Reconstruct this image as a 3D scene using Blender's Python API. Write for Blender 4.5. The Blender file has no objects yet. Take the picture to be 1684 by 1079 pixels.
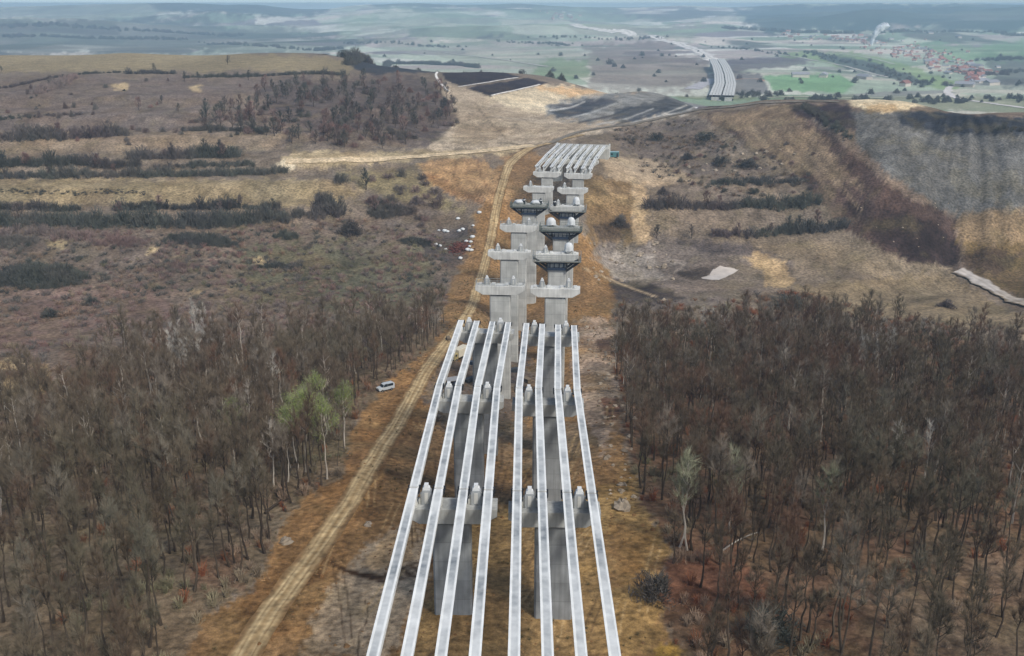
import bpy, math, random
import numpy as np
from mathutils import Vector, Matrix

S = bpy.context.scene
COL = S.collection
PI = math.pi

# ------------------------------------------------------------------ camera, sky, sun, exposure
CAM_Z = 82.0
FPX, CX, CY = 1600.0, 842.0, 539.5            # focal length and centre in photo pixels
PITCH = math.atan((CY - 6.0) / FPX)           # the true horizon runs just under the top of the photo
CP, SP = math.cos(PITCH), math.sin(PITCH)
cam = bpy.data.objects.new("camera", bpy.data.cameras.new("camera"))
COL.objects.link(cam)
cam.location = (0, 0, CAM_Z)
cam.rotation_euler = (PI / 2 - PITCH, 0, 0)
cam.data.sensor_width = 36.0
cam.data.lens = 36.0 * FPX / 1684.0
cam.data.clip_start = 0.5
cam.data.clip_end = 40000
S.camera = cam

SUN_EL, SUN_AZ = math.radians(48), math.radians(142)   # azimuth clockwise from +Y: to the right, a little behind the viewer
W = bpy.data.worlds.new("World"); S.world = W
W.use_nodes = True
wn = W.node_tree.nodes; wl = W.node_tree.links
sky = wn.new("ShaderNodeTexSky")
sky.sky_type = 'NISHITA'; sky.sun_disc = False
sky.sun_elevation = SUN_EL; sky.sun_rotation = SUN_AZ
sky.air_density = 1.0; sky.dust_density = 2.0; sky.ozone_density = 1.0
bg = [n for n in wn if n.type == 'BACKGROUND'][0]
bg.inputs[1].default_value = 0.085
wl.new(sky.outputs[0], bg.inputs[0])
# brighter, paler sky along the horizon: look the sky up a little higher than the line of sight
wtc = wn.new("ShaderNodeTexCoord"); wva = wn.new("ShaderNodeVectorMath"); wva.operation = 'ADD'; wva.inputs[1].default_value = (0, 0, 0.10)
wvn = wn.new("ShaderNodeVectorMath"); wvn.operation = 'NORMALIZE'
wl.new(wtc.outputs["Generated"], wva.inputs[0]); wl.new(wva.outputs[0], wvn.inputs[0]); wl.new(wvn.outputs[0], sky.inputs["Vector"])
sun = bpy.data.objects.new("sun", bpy.data.lights.new("sun", 'SUN'))
COL.objects.link(sun)
sun.data.energy = 1.5; sun.data.angle = math.radians(10); sun.data.color = (1.0, 0.97, 0.93)
sd = Vector((math.sin(SUN_AZ) * math.cos(SUN_EL), math.cos(SUN_AZ) * math.cos(SUN_EL), math.sin(SUN_EL)))
sun.rotation_euler = sd.to_track_quat('Z', 'Y').to_euler()
sun.location = (60, -60, 200)
S.view_settings.view_transform = 'Standard'
S.view_settings.look = 'None'
S.view_settings.exposure = 0.76
S.view_settings.gamma = 1.0
S.render.engine = 'CYCLES'
S.cycles.max_bounces = 4; S.cycles.diffuse_bounces = 2; S.cycles.glossy_bounces = 2
S.cycles.transmission_bounces = 2; S.cycles.volume_bounces = 4; S.cycles.transparent_max_bounces = 8
S.cycles.use_denoising = True
S.cycles.volume_step_rate = 4.0

# ------------------------------------------------------------------ helpers
def lin(c):
    c = np.asarray(c, float) / 255.0
    return np.where(c <= 0.04045, c / 12.92, ((c + 0.055) / 1.055) ** 2.4)

def ray(px, py):
    """direction of the photo pixel, scaled so that y = 1"""
    x = px - CX; yy = py - CY
    Y = FPX * CP - yy * SP
    return x / Y, (-FPX * SP - yy * CP) / Y

def at_depth(px, py, Y):
    a, g = ray(px, py)
    return Vector((a * Y, Y, CAM_Z + g * Y))

def project(x, y, z):
    dz = z - CAM_Z
    depth = y * CP - dz * SP
    up = y * SP + dz * CP
    return CX + FPX * x / depth, CY - FPX * up / depth

_rng = np.random.RandomState(11)
_LAT = _rng.rand(256, 256)
def vnoise(x, y):
    xi = np.floor(x).astype(np.int64); yi = np.floor(y).astype(np.int64)
    fx = x - xi; fy = y - yi
    fx = fx * fx * (3 - 2 * fx); fy = fy * fy * (3 - 2 * fy)
    a = _LAT[xi & 255, yi & 255]; b = _LAT[(xi + 1) & 255, yi & 255]
    c = _LAT[xi & 255, (yi + 1) & 255]; d = _LAT[(xi + 1) & 255, (yi + 1) & 255]
    return (a * (1 - fx) + b * fx) * (1 - fy) + (c * (1 - fx) + d * fx) * fy
def fbm(x, y, octs=4, seed=0.0):
    t = 0; amp = 0.5; s = 0
    for o in range(octs):
        t = t + amp * vnoise(x + seed * 17.3 + o * 31.7, y + seed * 9.1 + o * 57.9)
        s += amp; amp *= 0.5; x = x * 2.03; y = y * 2.03
    return t / s - 0.5                        # about -0.5 .. 0.5

class MB:
    """collects shapes and links them as ONE mesh object"""
    def __init__(s): s.v = []; s.f = []; s.m = []
    def add(s, verts, faces, mi=0):
        o = len(s.v); s.v += [tuple(p) for p in verts]
        s.f += [tuple(i + o for i in q) for q in faces]; s.m += [mi] * len(faces)
    def box(s, c, d, mi=0, rot=None, top=1.0):
        x, y, z = d[0] / 2, d[1] / 2, d[2] / 2
        vs = [(-x, -y, -z), (x, -y, -z), (x, y, -z), (-x, y, -z),
              (-x * top, -y * top, z), (x * top, -y * top, z), (x * top, y * top, z), (-x * top, y * top, z)]
        if rot is not None: vs = [rot @ Vector(p) for p in vs]
        vs = [(p[0] + c[0], p[1] + c[1], p[2] + c[2]) for p in vs]
        s.add(vs, [(0, 3, 2, 1), (4, 5, 6, 7), (0, 1, 5, 4), (1, 2, 6, 5), (2, 3, 7, 6), (3, 0, 4, 7)], mi)
    def prism(s, prof, axis, a, b, mi=0):
        """closed profile (list of 2-D points) pushed along an axis from a to b"""
        n = len(prof)
        def P(u, w, t):
            return {'x': (t, u, w), 'y': (u, t, w), 'z': (u, w, t)}[axis]
        vs = [P(u, w, a) for u, w in prof] + [P(u, w, b) for u, w in prof]
        fs = [tuple(range(n - 1, -1, -1)), tuple(range(n, 2 * n))]
        fs += [(i, (i + 1) % n, n + (i + 1) % n, n + i) for i in range(n)]
        s.add(vs, fs, mi)
    def frame(s, outer, inner, axis, a, b, mi=0):
        """flat ring between two closed outlines with the same number of corners, pushed from a to b"""
        n = len(outer)
        def P(u, w, t): return {'x': (t, u, w), 'y': (u, t, w), 'z': (u, w, t)}[axis]
        vs = [P(u, w, t) for t in (a, b) for pr in (outer, inner) for u, w in pr]
        fs = []
        for i in range(n):
            j = (i + 1) % n
            fs += [(i, j, n + j, n + i), (2 * n + i, 3 * n + i, 3 * n + j, 2 * n + j), (i, 2 * n + i, 2 * n + j, j), (n + i, n + j, 3 * n + j, 3 * n + i)]
        s.add(vs, fs, mi)
    def tube(s, pts, radii, sides=6, mi=0, cap=True):
        pts = [Vector(p) for p in pts]; rings = []
        vs = []
        for i, p in enumerate(pts):
            d = (pts[min(i + 1, len(pts) - 1)] - pts[max(i - 1, 0)])
            d = d.normalized() if d.length > 1e-9 else Vector((0, 0, 1))
            u = d.orthogonal().normalized() if i == 0 else (u - d * u.dot(d)).normalized()
            w = d.cross(u)
            for k in range(sides):
                t = 2 * PI * k / sides
                vs.append(p + (u * math.cos(t) + w * math.sin(t)) * radii[i])
        fs = []
        for i in range(len(pts) - 1):
            for k in range(sides):
                a = i * sides + k; b = i * sides + (k + 1) % sides
                fs.append((a, b, b + sides, a + sides))
        if cap:
            fs.append(tuple(range(sides - 1, -1, -1)))
            fs.append(tuple(range((len(pts) - 1) * sides, len(pts) * sides)))
        s.add(vs, fs, mi)
    def bar(s, a, b, w, mi=0): s.tube([a, b], [w / 2, w / 2], 4, mi)
    def lathe(s, prof, sides=12, c=(0, 0, 0), mi=0):
        vs = []; n = len(prof)
        for r, z in prof:
            for k in range(sides):
                t = 2 * PI * k / sides
                vs.append((c[0] + r * math.cos(t), c[1] + r * math.sin(t), c[2] + z))
        fs = [(i * sides + k, i * sides + (k + 1) % sides, (i + 1) * sides + (k + 1) % sides, (i + 1) * sides + k)
              for i in range(n - 1) for k in range(sides)]
        fs += [tuple(range(sides - 1, -1, -1)), tuple(range((n - 1) * sides, n * sides))]
        s.add(vs, fs, mi)
    def build(s, name, mats, parent=None, smooth=False, bevel=0):
        me = bpy.data.meshes.new(name)
        me.from_pydata(s.v, [], s.f)
        mats = mats if isinstance(mats, (list, tuple)) else [mats]
        for m in mats: me.materials.append(m)
        if len(mats) > 1: me.polygons.foreach_set("material_index", s.m)
        if smooth: me.polygons.foreach_set("use_smooth", [True] * len(me.polygons))
        me.update()
        o = bpy.data.objects.new(name, me); COL.objects.link(o)
        if parent is not None: o.parent = parent
        if bevel:
            b = o.modifiers.new("bevel", 'BEVEL'); b.width = bevel; b.segments = 1
            b.limit_method = 'ANGLE'; b.angle_limit = math.radians(40)
        return o

def np_mesh(name, v, tris, mats, cols=None, mi=None, smooth=False):
    """fast mesh from arrays; tris (n,3) or quads (n,4)"""
    me = bpy.data.meshes.new(name)
    n, k = tris.shape
    me.vertices.add(len(v)); me.vertices.foreach_set("co", np.ascontiguousarray(v, np.float32).ravel())
    me.loops.add(n * k); me.loops.foreach_set("vertex_index", np.ascontiguousarray(tris, np.int32).ravel())
    me.polygons.add(n); me.polygons.foreach_set("loop_start", np.arange(0, n * k, k, dtype=np.int32))
    for m in mats: me.materials.append(m)
    if mi is not None: me.polygons.foreach_set("material_index", np.ascontiguousarray(mi, np.int32))
    me.polygons.foreach_set("use_smooth", np.full(n, smooth, bool))
    me.update(calc_edges=True)
    if cols is not None:
        ca = me.color_attributes.new("Col", 'FLOAT_COLOR', 'POINT')
        ca.data.foreach_set("color", np.ascontiguousarray(np.c_[cols, np.ones(len(cols))], np.float32).ravel())
    return me

def one(name, m, parent, kind, *args, **kw):
    """a part made of a single shape"""
    b = MB(); getattr(b, kind)(*args, **kw); return b.build(name, m, parent)

def link(name, me, parent=None):
    o = bpy.data.objects.new(name, me); COL.objects.link(o)
    if parent is not None: o.parent = parent
    return o

def empty(name, loc, rz=0.0):
    o = bpy.data.objects.new(name, None); COL.objects.link(o)
    o.location = loc; o.rotation_euler = (0, 0, rz); o.empty_display_size = 0.5
    return o

def tag(o, label=None, cat=None, group=None, kind=None):
    if label: o["label"] = label
    if cat: o["category"] = cat
    if group: o["group"] = group
    if kind: o["kind"] = kind
    return o

KIDS = {}
def copy_thing(root, loc, rz=0.0, scale=None):
    """a copy of a thing, its parts and their sub-parts"""
    def cp(o, parent):
        c = o.copy(); COL.objects.link(c)
        if parent is not None: c.parent = parent
        for ch in kids.get(o.name, ()): cp(ch, c)
        return c
    kids = KIDS.get(root.name)
    if kids is None:
        kids = {}
        st = [root]
        while st:
            o = st.pop(); kids[o.name] = list(o.children); st += kids[o.name]
        KIDS[root.name] = kids
    r = cp(root, None)
    r.location = loc; r.rotation_euler = (0, 0, rz)
    if scale is not None: r.scale = (scale, scale, scale) if isinstance(scale, (int, float)) else scale
    return r

# ------------------------------------------------------------------ materials
def mat(name, col, rough=0.9, noise=0.0, nscale=1.0, metal=0.0, rnd=0.0, bump=0.0, attr=None, spec=0.3):
    """plain procedural material: base colour times noise, per-object variation, optional bump"""
    m = bpy.data.materials.new(name); m.use_nodes = True
    nt = m.node_tree; b = nt.nodes["Principled BSDF"]
    b.inputs["Roughness"].default_value = rough; b.inputs["Metallic"].default_value = metal
    b.inputs["Specular IOR Level"].default_value = spec
    c = tuple(lin(col)) + (1,)
    rgb = nt.nodes.new("ShaderNodeRGB"); rgb.outputs[0].default_value = c
    out = rgb.outputs[0]
    tc = nt.nodes.new("ShaderNodeTexCoord")
    nz = nt.nodes.new("ShaderNodeTexNoise"); nz.inputs["Scale"].default_value = nscale; nz.inputs["Detail"].default_value = 6
    nt.links.new(tc.outputs["Object"], nz.inputs["Vector"])
    if noise:
        mr = nt.nodes.new("ShaderNodeMapRange")
        mr.inputs[1].default_value = 0.25; mr.inputs[2].default_value = 0.75
        mr.inputs[3].default_value = 1 - noise; mr.inputs[4].default_value = 1 + noise * 0.7
        nt.links.new(nz.outputs["Fac"], mr.inputs[0])
        out = mulcol(nt, out, mr.outputs[0])
    if rnd:
        oi = nt.nodes.new("ShaderNodeObjectInfo")
        mr = nt.nodes.new("ShaderNodeMapRange"); mr.inputs[3].default_value = 1 - rnd; mr.inputs[4].default_value = 1 + rnd
        nt.links.new(oi.outputs["Random"], mr.inputs[0])
        out = mulcol(nt, out, mr.outputs[0])
    nt.links.new(out, b.inputs["Base Color"])
    if bump:
        bp = nt.nodes.new("ShaderNodeBump"); bp.inputs["Strength"].default_value = bump; bp.inputs["Distance"].default_value = 0.05
        nt.links.new(nz.outputs["Fac"], bp.inputs["Height"]); nt.links.new(bp.outputs[0], b.inputs["Normal"])
    return m

def mulcol(nt, a, f):
    mx = nt.nodes.new("ShaderNodeMix"); mx.data_type = 'RGBA'; mx.blend_type = 'MULTIPLY'; mx.inputs[0].default_value = 1
    nt.links.new(a, mx.inputs[6])
    cv = nt.nodes.new("ShaderNodeCombineColor")
    for i in range(3): nt.links.new(f, cv.inputs[i])
    nt.links.new(cv.outputs[0], mx.inputs[7])
    return mx.outputs[2]

def world_noise(nt, scale, detail=4, stretch=None):
    g = nt.nodes.new("ShaderNodeNewGeometry")
    src = g.outputs["Position"]
    if stretch:
        vm = nt.nodes.new("ShaderNodeVectorMath"); vm.operation = 'MULTIPLY'; vm.inputs[1].default_value = stretch
        nt.links.new(src, vm.inputs[0]); src = vm.outputs[0]
    nz = nt.nodes.new("ShaderNodeTexNoise"); nz.inputs["Scale"].default_value = scale; nz.inputs["Detail"].default_value = detail
    nt.links.new(src, nz.inputs["Vector"])
    return nz.outputs["Fac"]

def ranged(nt, v, a, b, lo=0.3, hi=0.7):
    mr = nt.nodes.new("ShaderNodeMapRange")
    mr.inputs[1].default_value = lo; mr.inputs[2].default_value = hi; mr.inputs[3].default_value = a; mr.inputs[4].default_value = b
    nt.links.new(v, mr.inputs[0]); return mr.outputs[0]
# ------------------------------------------------------------------ the lie of the land
# (photo px, photo py, ground height): points read off the photograph
VIS = [
 # wood on the left and field above it
 (-500,1079,1),(-200,1079,1),(0,1079,0),(200,1079,0),(400,1079,0),(600,1079,0),(-400,900,-1),(0,900,-2),(200,900,-2),(400,900,-2),(600,900,-2),
 (-400,800,-5),(0,800,-5),(250,800,-5),(450,800,-5),(600,760,-5),(-400,700,-10),(0,700,-10),(250,700,-10),(450,700,-9),(640,700,-10),
 (-400,600,-14),(0,600,-15),(200,600,-15),(400,600,-15),(600,600,-15),(700,610,-13),
 (-400,500,-20),(0,500,-21),(200,500,-22),(400,500,-22),(600,500,-22),(780,510,-20),
 (-400,400,-14),(0,400,-15),(200,400,-15),(400,400,-16),(600,400,-18),(740,400,-19),(800,420,-20),
 (-400,350,-8),(0,350,-8),(200,350,-8),(400,350,-9),(600,350,-11),(700,340,-9),
 (-400,300,-1),(0,300,-1),(200,300,-1),(400,300,-2),(600,300,-3),(720,300,-3),(830,270,2),(820,330,-6),
 (-400,250,7),(0,250,7),(200,250,7),(400,250,6),(560,262,4),(700,255,4),(870,245,4),
 (-400,200,15),(0,200,15),(200,200,15),(400,200,14),(600,210,11),(740,210,9),
 (-400,150,25),(0,150,25),(200,150,25),(400,150,24),(600,150,22),(700,160,18),
 (-400,120,30),(0,120,30),(200,120,30),(400,120,29),(600,115,30),
 (-400,95,34),(0,92,35),(200,87,36),(400,88,35),(560,99,33),(660,112,29),
 (750,180,14),(730,122,27),(800,118,26),(880,135,21),(800,150,20),(850,180,12),(850,215,7),
 (950,205,8),(950,165,11),(900,140,19),(960,143,15),(1050,150,15),(1050,180,12),(1000,215,9),(960,235,7),(1000,245,6),
 # below the bridge
 (900,1079,0),(900,1000,0),(900,900,-2),(740,985,0),(900,993,0),(850,840,-7),(1000,750,-8),(805,732,-14),(1000,650,-14),(828,647,-17),(846,584,-21.6),
 (970,560,-20),(858,537,-25),(1000,480,-24),(875,490,-27),(985,420,-22),(990,395,-16),(967,377,-9.5),(962,330,-5),(985,300,0),(930,270,2),(900,310,-3),(870,340,-8),(850,400,-20),
 # right side
 (1150,1079,0),(1400,1079,0),(1684,1079,0),(2100,1079,1),(1100,900,-1),(1400,900,-2),(1684,900,-3),(2100,900,-3),(1050,760,-8),(1400,700,-10),(1684,700,-11),(2100,700,-11),
 (1050,600,-18),(1200,550,-21),(1400,550,-22),(1684,560,-23),(2100,560,-23),
 (1080,480,-24),(1200,450,-24),(1400,460,-25),(1540,500,-26),(1684,500,-28),(2100,500,-28),
 (1050,390,-18),(1100,400,-20),(1250,400,-20),(1400,400,-20),(1480,425,-24),(1560,432,-27),(1640,455,-29),(1100,350,-10),(1250,350,-11),(1050,300,-3),(1100,300,-5.5),(1250,300,-4),(1350,340,-9),
 (1050,250,1.5),(1100,270,-1),(1060,215,8),(1130,200,12),(1150,182,17),(1250,167,24),(1200,200,15),(1250,230,10),(1320,260,5),
 (1320,190,22),(1400,168,28),(1400,190,24.5),(1400,250,11),(1450,320,-2),(1500,380,-14),(1560,420,-24),
 (1500,168,27),(1540,178,25),(1600,187,23),(1684,194,22),(2100,200,22),(1600,225,18),(1684,230,17),(2100,235,17),(1500,220,18),
 (1600,340,-8),(1684,345,-9),(2100,345,-9),(1600,400,-20),(1684,420,-25),(2100,430,-26),
]
# (photo px, distance, height): ground behind the crests and far off, where the photo only gives a direction
HID = []
for px in (-500, -200, 0, 200, 400, 560):
    HID += [(px, 1060, 30), (px, 1250, 14), (px, 1600, -25), (px, 2100, -50), (px, 2700, -50), (px, 3900, -50), (px, 5200, -35)]
for px in (700, 800, 900):
    HID += [(px, 980, 14), (px, 1150, 0), (px, 1500, -30), (px, 2000, -45), (px, 2700, -50), (px, 3900, -52), (px, 5200, -40)]
for px in (1000, 1080):
    HID += [(px, 850, 9), (px, 1000, -10), (px, 1250, -28), (px, 1700, -40), (px, 2300, -44), (px, 3000, -47), (px, 4200, -50), (px, 5400, -38)]
for px in (1180, 1300):
    HID += [(px, 720, 8), (px, 850, -10), (px, 1050, -28), (px, 1300, -35), (px, 1700, -40), (px, 2300, -46), (px, 3200, -48), (px, 4200, -40), (px, 5400, -20)]
for px in (1420, 1550, 1684, 2200):
    HID += [(px, 600 if px > 1500 else 640, 19 if px > 1500 else 20), (px, 680, 4 if px > 1500 else 8), (px, 760, -8), (px, 900, -22), (px, 1100, -36), (px, 1450, -45), (px, 2000, -50), (px, 2700, -50), (px, 3600, -46), (px, 4500, -22), (px, 5600, 5)]
for px, py in ((-500, 8), (-200, 8), (60, 8), (200, 6), (300, 4), (450, 6), (530, 14), (600, 7), (700, 4), (850, 5), (920, 9), (1000, 10), (1100, 8), (1200, 9), (1300, 5), (1420, 3), (1550, 3), (1684, 4), (2200, 4)):
    a, g = ray(px, py + 2)
    HID += [(px, 7600, 82 + g * 7600)]
    a, g = ray(px, py + (22 if px < 1000 else 25))
    HID += [(px, 6500, 82 + g * 6500)]
    HID += [(px, 9200, 0), (px, 13000, 0)]
for px in (-500, 0, 400, 842, 1300, 1684, 2200):
    HID += [(px, 70, 1), (px, 40, 2)]
LKX = 2.6
cpts = []
for px, py, z in VIS:
    a, g = ray(px, py); cpts.append((a * LKX, math.log((z - CAM_Z) / g), z))
for px, Y, z in HID:
    a, _ = ray(px, 250); cpts.append((a * LKX, math.log(Y), z))
cpts = np.array(cpts)
# merge points that nearly coincide
keep = []
for i in range(len(cpts)):
    if all((cpts[i, 0] - cpts[j, 0]) ** 2 + (cpts[i, 1] - cpts[j, 1]) ** 2 > 0.0009 for j in keep): keep.append(i)
cpts = cpts[keep]
def tps(r2): return np.where(r2 > 1e-12, 0.5 * r2 * np.log(np.maximum(r2, 1e-12)), 0)
n_c = len(cpts)
D2 = ((cpts[:, None, :2] - cpts[None, :, :2]) ** 2).sum(-1)
A = np.zeros((n_c + 3, n_c + 3))
A[:n_c, :n_c] = tps(D2) + np.eye(n_c) * 4e-4
A[:n_c, n_c] = 1; A[:n_c, n_c + 1:] = cpts[:, :2]
A[n_c, :n_c] = 1; A[n_c + 1:, :n_c] = cpts[:, :2].T
RB = np.linalg.solve(A, np.r_[cpts[:, 2], 0, 0, 0])
def base_height(a, lY):
    sh = np.shape(a); a = np.ravel(a) * LKX; lY = np.ravel(lY)
    out = np.empty(len(a))
    for i in range(0, len(a), 20000):
        q = np.c_[a[i:i + 20000], lY[i:i + 20000]]
        d2 = (q[:, None, 0] - cpts[None, :, 0]) ** 2 + (q[:, None, 1] - cpts[None, :, 1]) ** 2
        out[i:i + 20000] = tps(d2) @ RB[:n_c] + RB[n_c] + q @ RB[n_c + 1:]
    return out.reshape(sh)

NA, NL = 820, 900
A0, A1, L0, L1 = -0.86, 0.86, math.log(42.0), math.log(14000.0)
ga = np.linspace(A0, A1, NA); gl = np.linspace(L0, L1, NL)
# the smooth height is worked out on a coarser net and refined bilinearly
ca_, cl_ = np.linspace(A0, A1, 206), np.linspace(L0, L1, 301)
CA, CL = np.meshgrid(ca_, cl_)
coarse = base_height(CA, CL)
def bil(G, u, v):
    u = np.clip(u, 0, G.shape[1] - 1.0001); v = np.clip(v, 0, G.shape[0] - 1.0001)
    i = u.astype(int); j = v.astype(int); fu = u - i; fv = v - j
    return (G[j, i] * (1 - fu) + G[j, i + 1] * fu) * (1 - fv) + (G[j + 1, i] * (1 - fu) + G[j + 1, i + 1] * fu) * fv
GA, GL = np.meshgrid(ga, gl)
Z = bil(coarse, (GA - A0) / (A1 - A0) * 205.0, (GL - L0) / (L1 - L0) * 300.0)
GY = np.exp(GL); GX = GA * GY
PX0, PY0 = project(GX, GY, Z)                 # which photo pixel looks at each ground point
near = np.clip((900 - GY) / 300, 0, 1)
far = 1 - near
Z = Z + near * (fbm(GX / 34, GY / 34, 4, 1) * 2.2 + fbm(GX / 5, GY / 5, 3, 2) * 0.55)
Z = Z + (fbm(GX / 1300, GY / 620, 4, 33) + .12) * 150 * np.clip((GY - 3400) / 900, 0, 1) * np.clip((7400 - GY) / 1500, 0, 1)
Z = Z + far * fbm(GX / 420, GY / 420, 4, 3) * np.clip((GY - 1100) / 1500, 0, 1) * np.clip((9000 - GY) / 3000, 0, 1) * (20 + 40 * np.clip((GY - 3300) / 1500, 0, 1))
# terraces: steps on both hillsides where the hedges run
ter = np.clip((470 - np.abs(PY0 - 300)) / 60, 0, 1) * np.clip((GY - 400) / 60, 0, 1) * near
left = np.clip((700 - PX0) / 120, 0, 1)
hh = Z / 6.5
Z = Z + left * ter * (np.floor(hh) + np.clip((hh - np.floor(hh)) * 2.4, 0, 1) - hh) * 6.5 * 0.75
# gullies down the spoil slopes on the right
gul = np.clip((PX0 - 1130) / 60, 0, 1) * np.clip((1440 - PX0) / 50, .25, 1) * np.clip((GY - 395) / 30, 0, 1) * np.clip((590 - GY) / 30, 0, 1)
Z = Z + gul * ((0.5 - np.abs(fbm(GX / 9 + fbm(GX / 40, GY / 40, 2, 6), GY / 150, 3, 5)) * 3) * .9 + fbm(GX / 3, GY / 30, 2, 9) * .5)
# ribs fanning down the grey spoil mound
xa, ya = at_depth(1575, 178, 640)[:2]
PHI = np.arctan2(GX - xa, np.maximum(ya - GY, 1.0)) + fbm(GX / 60, GY / 60, 2, 71) * .05
RIB = (0.5 - np.abs(fbm(PHI * 22, PHI * 0 + 3, 3, 72)) * 2.6) + fbm(PHI * 70, GY / 120, 2, 73) * .7
MOUND = np.clip((PX0 - 1395) / 40, 0, 1) * np.clip((GY - 400) / 20, 0, 1) * np.clip((560 - GY) / 30, 0, 1)
Z = Z + MOUND * RIB * 2.0

def ground(x, y):
    x = np.asarray(x, float); y = np.asarray(y, float)
    return bil(Z, (x / y - A0) / (A1 - A0) * (NA - 1), (np.log(y) - L0) / (L1 - L0) * (NL - 1))
_ts = np.exp(np.linspace(math.log(60), math.log(12000), 2600))
def hit(px, py, ymin=60):
    """ground point seen at a photo pixel"""
    a, g = ray(px, py)
    ts = _ts[_ts > ymin]
    z = ground(a * ts, ts); d = CAM_Z + g * ts - z
    k = np.argmax(d < 0)
    if d[k] >= 0: k = len(ts) - 1
    if k == 0: t = ts[0]
    else: t = ts[k - 1] + (ts[k] - ts[k - 1]) * d[k - 1] / (d[k - 1] - d[k])
    return Vector((a * t, t, float(ground(a * t, t))))
# ------------------------------------------------------------------ what covers the ground (soil, grass, stone), as colour per vertex
PX, PY = project(GX, GY, Z)
WX = fbm(PX / 46, PY / 22, 4, 7); WY = fbm(PX / 52 + 40, PY / 24, 4, 8)
C = np.empty(Z.shape + (3,))

def in_poly(px, py, poly):
    """signed distance (inside positive) to a polygon"""
    inside = np.zeros(px.shape, bool); dist = np.full(px.shape, 1e9)
    n = len(poly)
    for i in range(n):
        x1, y1 = poly[i]; x2, y2 = poly[(i + 1) % n]
        if y1 != y2:
            c = ((y1 > py) != (y2 > py)) & (px < (x2 - x1) * (py - y1) / (y2 - y1) + x1)
            inside ^= c
        ex, ey = x2 - x1, y2 - y1
        t = np.clip(((px - x1) * ex + (py - y1) * ey) / (ex * ex + ey * ey + 1e-9), 0, 1)
        dist = np.minimum(dist, (px - x1 - t * ex) ** 2 + (py - y1 - t * ey) ** 2)
    d = np.sqrt(dist)
    return np.where(inside, d, -d)

def zone(poly, col, soft=6, warp=24, a=1.0, y0=0, y1=1e9, var=0.0, vs=1.0):
    p = np.array(poly, float); m = soft + warp
    sel = np.nonzero((PX > p[:, 0].min() - m) & (PX < p[:, 0].max() + m) & (PY > p[:, 1].min() - m) & (PY < p[:, 1].max() + m) & (GY >= y0) & (GY <= y1))
    if not len(sel[0]): return
    sc = min(1.0, (p[:, 1].max() - p[:, 1].min()) / 60.0)
    d = in_poly(PX[sel] + WX[sel] * warp, PY[sel] + WY[sel] * warp * 0.6 * sc, poly)
    d = d + fbm(PX[sel] / 9, PY[sel] / 5, 3, 31) * min(warp * 1.2 + 4, soft * 3)
    w = np.clip(d / soft + 0.5, 0, 1) * a
    w = np.clip(w * 1.0, 0, 1)
    if var: w = w * np.clip(1 + var * 3 * fbm(GX[sel] * vs / 20, GY[sel] * vs / 20, 3, len(poly) + p[0, 0] % 7), 0, 1)
    C[sel] = C[sel] * (1 - w[:, None]) + lin(col) * w[:, None]

def streak(pts, col, width, a=0.8, y0=0, y1=1e9, warp=4):
    """a line of soil along a polyline, width in photo pixels"""
    p = np.array(pts, float); m = width + warp + 2
    sel = np.nonzero((PX > p[:, 0].min() - m) & (PX < p[:, 0].max() + m) & (PY > p[:, 1].min() - m) & (PY < p[:, 1].max() + m) & (GY >= y0) & (GY <= y1))
    px = PX[sel] + WX[sel] * warp; py = PY[sel] + WY[sel] * warp * 0.5
    dist = np.full(px.shape, 1e9)
    for i in range(len(p) - 1):
        x1, y1_ = p[i]; ex, ey = p[i + 1] - p[i]
        t = np.clip(((px - x1) * ex + (py - y1_) * ey) / (ex * ex + ey * ey + 1e-9), 0, 1)
        dist = np.minimum(dist, (px - x1 - t * ex) ** 2 + (py - y1_ - t * ey) ** 2)
    w = np.clip(1.4 - np.sqrt(dist) / (width * 0.5), 0, 1) * a
    C[sel] = C[sel] * (1 - w[:, None]) + lin(col) * w[:, None]

# far valley: a patchwork of fields, copses and meadows
u = GX * 0.93 + GY * 0.36 + fbm(GX / 700, GY / 700, 3, 11) * 520
v = -GX * 0.36 + GY * 0.93 + fbm(GX / 900, GY / 600, 3, 12) * 620
cu = np.floor(u / 260).astype(int); cv = np.floor(v / (90 + 45 * (cu & 3))).astype(int)
hsh = ((cu * 73856093) ^ (cv * 19349663)) % 1000 / 1000.0
pal = np.array([lin(c) for c in [(160,168,146),(206,194,176),(178,164,152),(188,192,168),(140,130,128),(134,150,124),(218,212,196),(172,170,152)]])
C[:] = pal[(hsh * 8).astype(int)]
wood = fbm(GX / 300, GY / 420, 4, 13) + fbm(GX / 1500, GY / 1500, 2, 14) * 0.5
ww = np.clip((wood - 0.13) * 14, 0, 1)[..., None] * 0.85
C[:] = C * (1 - ww) + lin((70,76,66)) * ww
gg = np.clip((fbm(GX / 900, GY / 700, 3, 15)) * 6, 0, 1)[..., None] * 0.3
C[:] = C * (1 - gg) + lin((142,160,128)) * gg
F = 1000
zone([(-200,20),(120,26),(330,34),(520,52),(600,66),(580,86),(400,90),(-200,100)], (70,72,58), 10, 60, 0.8, F, var=0.5, vs=.06)
zone([(-200,2),(240,4),(330,14),(200,28),(-200,24)], (148,152,128), 5, 40, .8, F, var=.5, vs=.05)
zone([(240,-4),(520,-2),(545,20),(440,26),(260,18)], (58,70,62), 5, 30, .9, F)
zone([(590,0),(910,2),(900,14),(620,12)], (60,76,70), 4, 20, .8, F)
zone([(560,20),(900,16),(1160,40),(1130,66),(560,62)], (142,158,122), 8, 50, .55, F, var=.5, vs=.05)
zone([(1200,10),(1700,0),(2300,0),(2300,60),(1640,52),(1440,46),(1280,56),(1230,40)], (50,70,66), 6, 40, .95, F, var=.25, vs=.04)
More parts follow.
